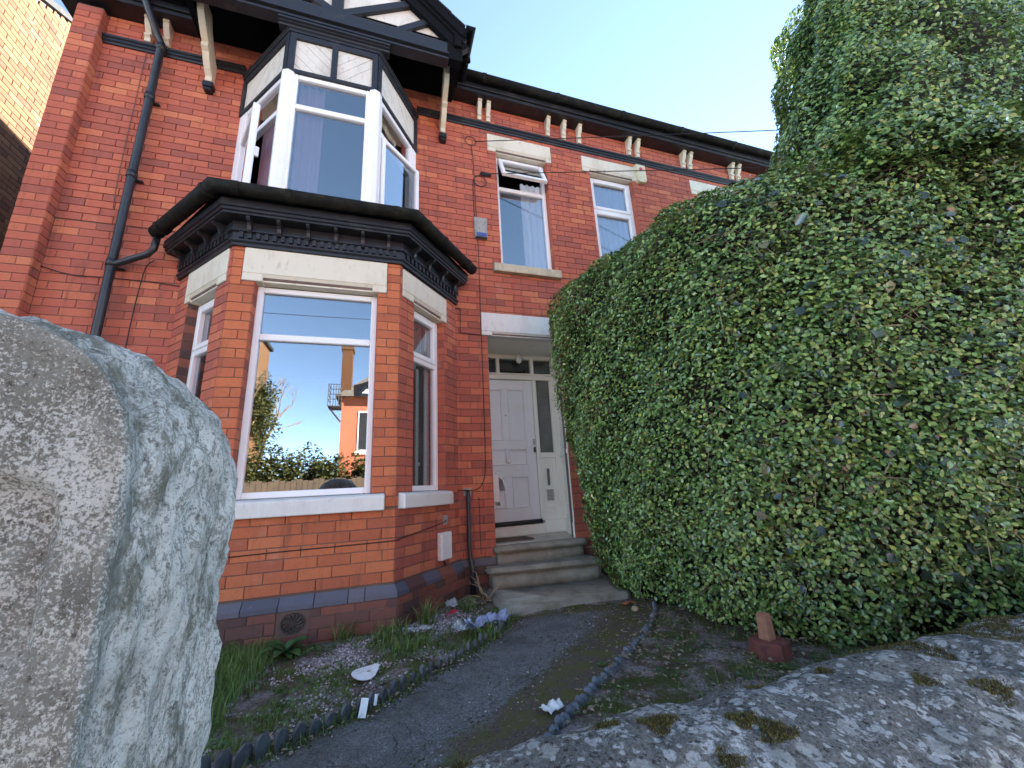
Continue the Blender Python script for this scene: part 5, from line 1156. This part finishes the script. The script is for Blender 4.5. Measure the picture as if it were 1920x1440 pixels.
# ---- litter
def crumple(name, label, cat, c, sx, sy, hgt, mat, rot=0, seed=0, th=.0, n=12):
    V = []; F = []
    for j in range(n+1):
        for i in range(n+1):
            a, b = (i/n-.5)*sx, (j/n-.5)*sy; z = hgt*(.5+.5*mnoise.noise((a*14+seed, b*14, 1)))+hgt*.5*abs(mnoise.noise((a*33+seed, b*33, 4)))
            e = 1+.18*mnoise.noise((i*.5+seed, j*.5, 7)); x = a*e*math.cos(rot)-b*e*math.sin(rot); y = a*e*math.sin(rot)+b*e*math.cos(rot)
            V.append((c[0]+x, c[1]+y, c[2]+z))
    for j in range(n):
        for i in range(n): a = j*(n+1)+i; F.append((a, a+1, a+n+2, a+n+1))
    b = MB(); b.v = V; b.f = F; o = b.build(name, mat, None, True, False); s_ = o.modifiers.new('s', 'SOLIDIFY'); s_.thickness = .0015
    return tag(o, label, cat)
m = MB(); cx_, cy_ = -1.233, -1.615; ro = []; ri = []
for i in range(40):
    t_ = 2*math.pi*i/40; rr = .075*(1+(.22 if abs((t_-.7)) < .35 else 0)-.12*max(0, math.cos(t_+.35))**12); zz_ = garden_z(cx_, cy_)+.038+.006*math.sin(2*t_+1)+.12*rr*-math.sin(t_)*-1
    ro.append((cx_+rr*math.cos(t_), cy_+rr*.95*math.sin(t_), zz_)); ri.append((cx_+.02+.014*math.cos(t_), cy_+.012*math.sin(t_), garden_z(cx_, cy_)+.040))
m.v = ro+ri; m.f = [(i, (i+1) % 40, 40+(i+1) % 40, 40+i) for i in range(40)]
o = m.build('paper_disc', 'paper', None); s_ = o.modifiers.new('s', 'SOLIDIFY'); s_.thickness = .003; tag(o, 'round white paper disc with a small hole lying on the gravel', 'paper disc')
def card(name, label, P, mat='paper', cat='card'):
    m = MB(); n3 = (Vector(P[1])-Vector(P[0])).cross(Vector(P[2])-Vector(P[0])).normalized()*.003; m.prism(P, n3); tag(m.build(name, mat), label, cat)
z_ = GZ+.03
card('card_scrap', 'larger white card propped on the slate edging at the near end', [(-1.250, -2.10, z_-.005), (-1.217, -2.107, z_-.008), (-1.205, -2.06, z_+.05), (-1.238, -2.053, z_+.054)])
card('card_scrap', 'small white card sliver stuck upright beside the larger card', [(-1.183, -2.045, z_+.01), (-1.170, -2.05, z_+.01), (-1.165, -2.025, z_+.045), (-1.178, -2.02, z_+.047)])
crumple('paper_scrap', 'crumpled white paper at the near end of the rope edging', 'paper', (-.43, -2.43, GZ+.02), .085, .075, .05, 'paper', .4, 5)
crumple('plastic_scrap', 'clear plastic scrap on the grass by the bay corner', 'plastic', (-.885, -1.03, GZ+.03), .14, .10, .05, 'clear_film', .3, 11)
crumple('plastic_scrap', 'clear plastic scrap standing left of the blue bag', 'plastic', (-.615, -1.22, GZ+.02), .13, .10, .11, 'clear_film', 1.2, 15)
crumple('plastic_bag', 'long pale blue plastic bag draped over the slate edging', 'bag', (-.40, -1.18, GZ+.03), .34, .10, .09, 'bag_blue', .25, 23, n=20)
crumple('red_wrapper', 'small red wrapper by the foot of the bay', 'wrapper', (-.585, -.70, GZ+.03), .10, .05, .03, 'red_wrap', .1, 31)
crumple('plastic_scrap', 'grey plastic scrap behind the red wrapper', 'plastic', (-.56, -.50, GZ+.02), .10, .09, .08, 'clear_film', .1, 37)
crumple('orange_wrapper', 'torn orange wrapper under the hedge beside the bottom step', 'wrapper', (.79, -1.17, GZ+.03), .11, .06, .03, 'orange_wrap', .2, 41)
m = MB().lathe((.79-.02, -1.30, GZ+.03), [(.001, -.02), (.025, -.014), (.034, 0), (.024, .018), (.001, .024)], 9); tag(m.build('pebble', 'dry_root', None, True), 'single tan pebble at the far end of the rope edging', 'stone')
crumple('green_leaf', 'bright green leaf scrap on the mossy path margin', 'leaf', (.012, -2.10, GZ+.03), .045, .035, .02, 'weed_leaf', .3, 51, n=6)
# ---- stone plinth and baluster under the hedge
t = thing('terracotta_pedestal', 'broken terracotta pedestal with a pale stub half under the hedge', 'pedestal', (.97, -2.33, GZ))
def hexa(c, r, z0, z1, r2, n=6, a0=.3): return [[(c[0]+rr*math.cos(a0+2*math.pi*i/n), c[1]+rr*math.sin(a0+2*math.pi*i/n), z) for i in range(n)] for rr, z in ((r, z0), (r2, z1))]
for nm, c, r, z0, z1, r2, n, mt, a0 in (('base', (.97, -2.33), .115, GZ-.02, GZ+.085, .105, 6, 'urn_red', .25), ('stub', (.965, -2.33), .048, GZ+.083, GZ+.22, .040, 4, 'urn_brick', .9)):
    A, B = hexa(c, r, z0, z1, r2, n, a0); m = MB(); m.v = A+B; m.f = [tuple(range(n-1, -1, -1)), tuple(range(n, 2*n))]+[(i, (i+1) % n, n+(i+1) % n, n+i) for i in range(n)]
    o = m.build(nm, mt, t); b_ = o.modifiers.new('b', 'BEVEL'); b_.width = .008; b_.segments = 2
# ================================================================== WIRES
def wire(name, label, A, B, sag, r=.006):
    A, B = Vector(A), Vector(B); P = [A.lerp(B, i/24)-Vector((0, 0, sag*4*(i/24)*(1-i/24))) for i in range(25)]
    tag(MB().tube(P, r, 5).build(name, 'cable_black', None, True), label, 'wire')
wire('overhead_wire', 'upper telephone wire from the house front across the sky to the hedge', (-.06, -.03, 6.0), (18, -6.1, 5.9), .12)
wire('overhead_wire', 'lower telephone wire from the clamp beside the open window', (.10, -.04, 5.49), (18, -5.8, 5.3), .12)
wire('street_wire', 'thin wire reflected in the upper pane of the ground-floor bay window', (-14, -13, 8.6), (10, -14, 9.6), .5, .012)
# ================================================================== NEIGHBOUR
XN = -6.05
nb_ = thing('orange_brick_house', 'sunlit orange brick side wall of the neighbouring house at the left', 'house', (XN-3, 3, .3))
FN = Fr((XN, 0), (XN, 1)); bn = Bricks(); roofz = lambda y: 8.564+(y-1.563)*.57
bn.face(FN, .2, 5.4, 3.2, 11.0, (), 'brick_orange', proud=.006)
bn.items = [it for it in bn.items if it[4] < roofz((it[1]+it[2])/2)-.03]
bn.build(nb_, 300, lambda u, v, p: u > 190 or (v > 560))
m = MB(); m.prism([(XN-.012, -1.2, -.2), (XN-.012, 9, -.2), (XN-.012, 9, 7.6), (XN-.012, 4.4, roofz(4.4)-.02), (XN-.012, -1.2, roofz(-1.2)-.02)], (-6, 0, 0)); m.build('wall', 'mortar', nb_)
m = MB(); m.prism([(XN+.05, -1.5, roofz(-1.5)-.01), (XN+.05, 4.4, roofz(4.4)-.01), (XN+.05, 4.4, roofz(4.4)+.09), (XN+.05, -1.5, roofz(-1.5)+.09)], (-6.2, 0, 0)); m.prism([(XN+.05, 4.4, roofz(4.4)-.01), (XN+.05, 9.3, 7.5), (XN+.05, 9.3, 7.6), (XN+.05, 4.4, roofz(4.4)+.09)], (-6.2, 0, 0)); m.build('roof', 'slate', nb_)
# ================================================================== ACROSS THE STREET (seen in the window)
oy = -22.1
oh = thing('opposite_house', 'red brick house with tall chimney, reflected in the ground-floor bay window', 'house', (0, oy, -.16))
m = MB(); m.box(WORLD, -3.5, 9, -oy, -oy+8, -.16, 7.3); m.build('wall', 'brick_red', oh)
m = MB(); m.v = [(-3.85, oy+.35, 7.25), (9.3, oy+.35, 7.25), (9.3, oy-8.3, 7.25), (-3.85, oy-8.3, 7.25), (-1.2, oy-4, 10.4), (9, oy-4, 10.4)]; m.f = [(0, 1, 5, 4), (1, 2, 5), (2, 3, 4, 5), (3, 0, 4), (3, 2, 1, 0)]; rf = m.build('roof', 'roof_far', oh)
m = MB(); m.box(WORLD, -3.65, -3.05, -oy+.4, -oy+1.3, 6.8, 10.4); m.box(WORLD, -3.72, -2.98, -oy+.35, -oy+1.35, 10.4, 10.65); m.build('chimney', 'brick_orange', rf)
for x in (-3.5, -3.2): MB().lathe((x, oy-.85, 10.65), [(.13, 0), (.11, .5), (.13, .52), (.1, .55)], 10).build('chimney_pot', 'urn_brick', rf)
m = MB(); m.prism([(-2.5, oy+.5, 7.3), (2.1, oy+.5, 7.3), (-.2, oy+.5, 9.9)], (0, -2, 0)); m.build('gable', 'far_white', oh)
for p, q in (((-2.5, 7.3), (2.1, 7.3)), ((-2.5, 7.35), (-.2, 9.9)), ((-1.6, 7.3), (-1.6, 8.3)), ((-.9, 7.3), (-.9, 9.0)), ((-2.1, 7.75), (-.2, 7.75))):
    p, q = Vector((p[0], 0, p[1])), Vector((q[0], 0, q[1])); t_ = (q-p).normalized(); s_ = Vector((-t_.z, 0, t_.x))*.07
    MB().prism([(v.x, oy+.55, v.z) for v in (p-s_, q-s_, q+s_, p+s_)], (0, -.04, 0)).build('timber', 'black_wood', oh)
for x0, x1, z0, z1 in ((-2.55, -1.3, 4.0, 6.4), (.2, 1.5, 4.0, 6.4), (-2.55, -1.0, .9, 3.0)):
    w_ = MB().box(WORLD, x0, x1, -oy-.04, -oy+.02, z0, z1).build('window', 'upvc', oh); MB().box(WORLD, x0+.08, x1-.08, -oy-.05, -oy-.042, z0+.1, z1-.1).build('pane', 'slate', w_); MB().box(WORLD, x0-.1, x1+.1, -oy-.12, -oy-.0, z0-.18, z0).build('sill', 'far_white', w_)
fe = MB(); fe.box(WORLD, -4.2, -3.5, -oy-.5, -oy+.6, 6.55, 6.62)
for i in range(6): fe.tube([(-4.2+i*.14, oy+.5, 6.6), (-4.2+i*.14, oy+.5, 7.9)], .022, 5)
for z in (7.0, 7.3, 7.6, 7.9): fe.tube([(-4.2, oy+.5, z), (-3.5, oy+.5, z)], .022, 5); fe.tube([(-4.2, oy+.5, z), (-4.2, oy-.6, z)], .022, 5)
fe.tube([(-4.15, oy+.3, 6.55), (-3.5, oy+.3, 5.7)], .05, 5); fe.build('fire_escape', 'dark_metal', oh)
m = MB(); ol = thing('terrace_house', 'sunlit brick house edge at the left of the bay window reflection', 'house', (-11, -16, -.16))
MB().box(WORLD, -16, -8.0, 16, 24, -.16, 10.6).build('wall', 'brick_orange', ol); MB().box(WORLD, -16.2, -7.85, 15.8, 24.2, 10.6, 10.8).build('roof', 'slate', ol); MB().box(WORLD, -8.0, -7.95, 17.5, 18.1, 2.0, 9.5).build('quoin', 'far_white', ol)
fn = thing('board_fence', 'dark board fence reflected along the bottom of the bay window', 'fence', (-3, -11.3, -.16))
for i in range(58): x = -8+i*.16; MB().box(WORLD, x, x+.15, 11.3, 11.33, -.16, 2.0+.03*math.sin(i*1.7)).build('board', 'fence_wood', fn)
def far_foliage(name, label, cat, c, rx, ry, rz_, n, size, trunk=None):
    t = thing(name, label, cat, (c[0], c[1], -.16)); p = RNG.normal(0, 1, (n, 3)); p /= np.linalg.norm(p, axis=1)[:, None]; r_ = RNG.random(n)**.4
    lump = 1+.35*np.sin(p[:, 0]*5+c[0])*np.sin(p[:, 2]*6+1)+.2*np.sin(p[:, 1]*9+p[:, 2]*8)
    p = p*(r_*lump)[:, None]*[rx, ry, rz_]+np.array(c); p = p[p[:, 2] > -.1]
    fx, fy, fz_ = leaf_frames(np.tile([0, 0, 1.], (len(p), 1)), RNG, 1.5); v, q = leaf_mesh(p, fx, fy, fz_, RNG.uniform(size*.6, size*1.3, len(p)), 1.3)
    tag(fast_mesh('crown', v, q, 'far_leaf', t), kind='stuff')
    b = MB()
    def grow(a, d, L_, r, lv):
        e = a+d*L_; b.tube([a, (a+e)/2+Vector((random.uniform(-.05, .05),)*3)*L_, e], [r, r*.8, r*.55], 5, False)
        if lv: 
            for _ in range(3): grow(e, (d+Vector((random.uniform(-.8, .8), random.uniform(-.8, .8), random.uniform(-.2, .6)))).normalized(), L_*.68, r*.55, lv-1)
    if trunk: grow(Vector((c[0], c[1], -.16)), Vector((.03, 0, 1)), trunk, .16, 5); b.build('trunk', 'twig', t, True, False)
far_foliage('garden_tree', 'ivy-clad bare tree reflected left of centre in the bay window', 'tree', (-6.3, -16.5, 5.2), .7, .8, 1.5, 6000, .10, 2.6)
for i, (x, w, h) in enumerate(((-4.9, 1.2, 3.0), (-3.2, 1.2, 2.85), (-1.6, 1.2, 2.8))):
    far_foliage('garden_shrub', ['yellow-green shrub reflected above the fence on the left', 'shrub reflected in the middle of the bay window above the fence', 'shrub reflected below the opposite house'][i], 'shrub', (x, -12.2, h*.5), w, .6, h*.5, 15000, .10, .5)
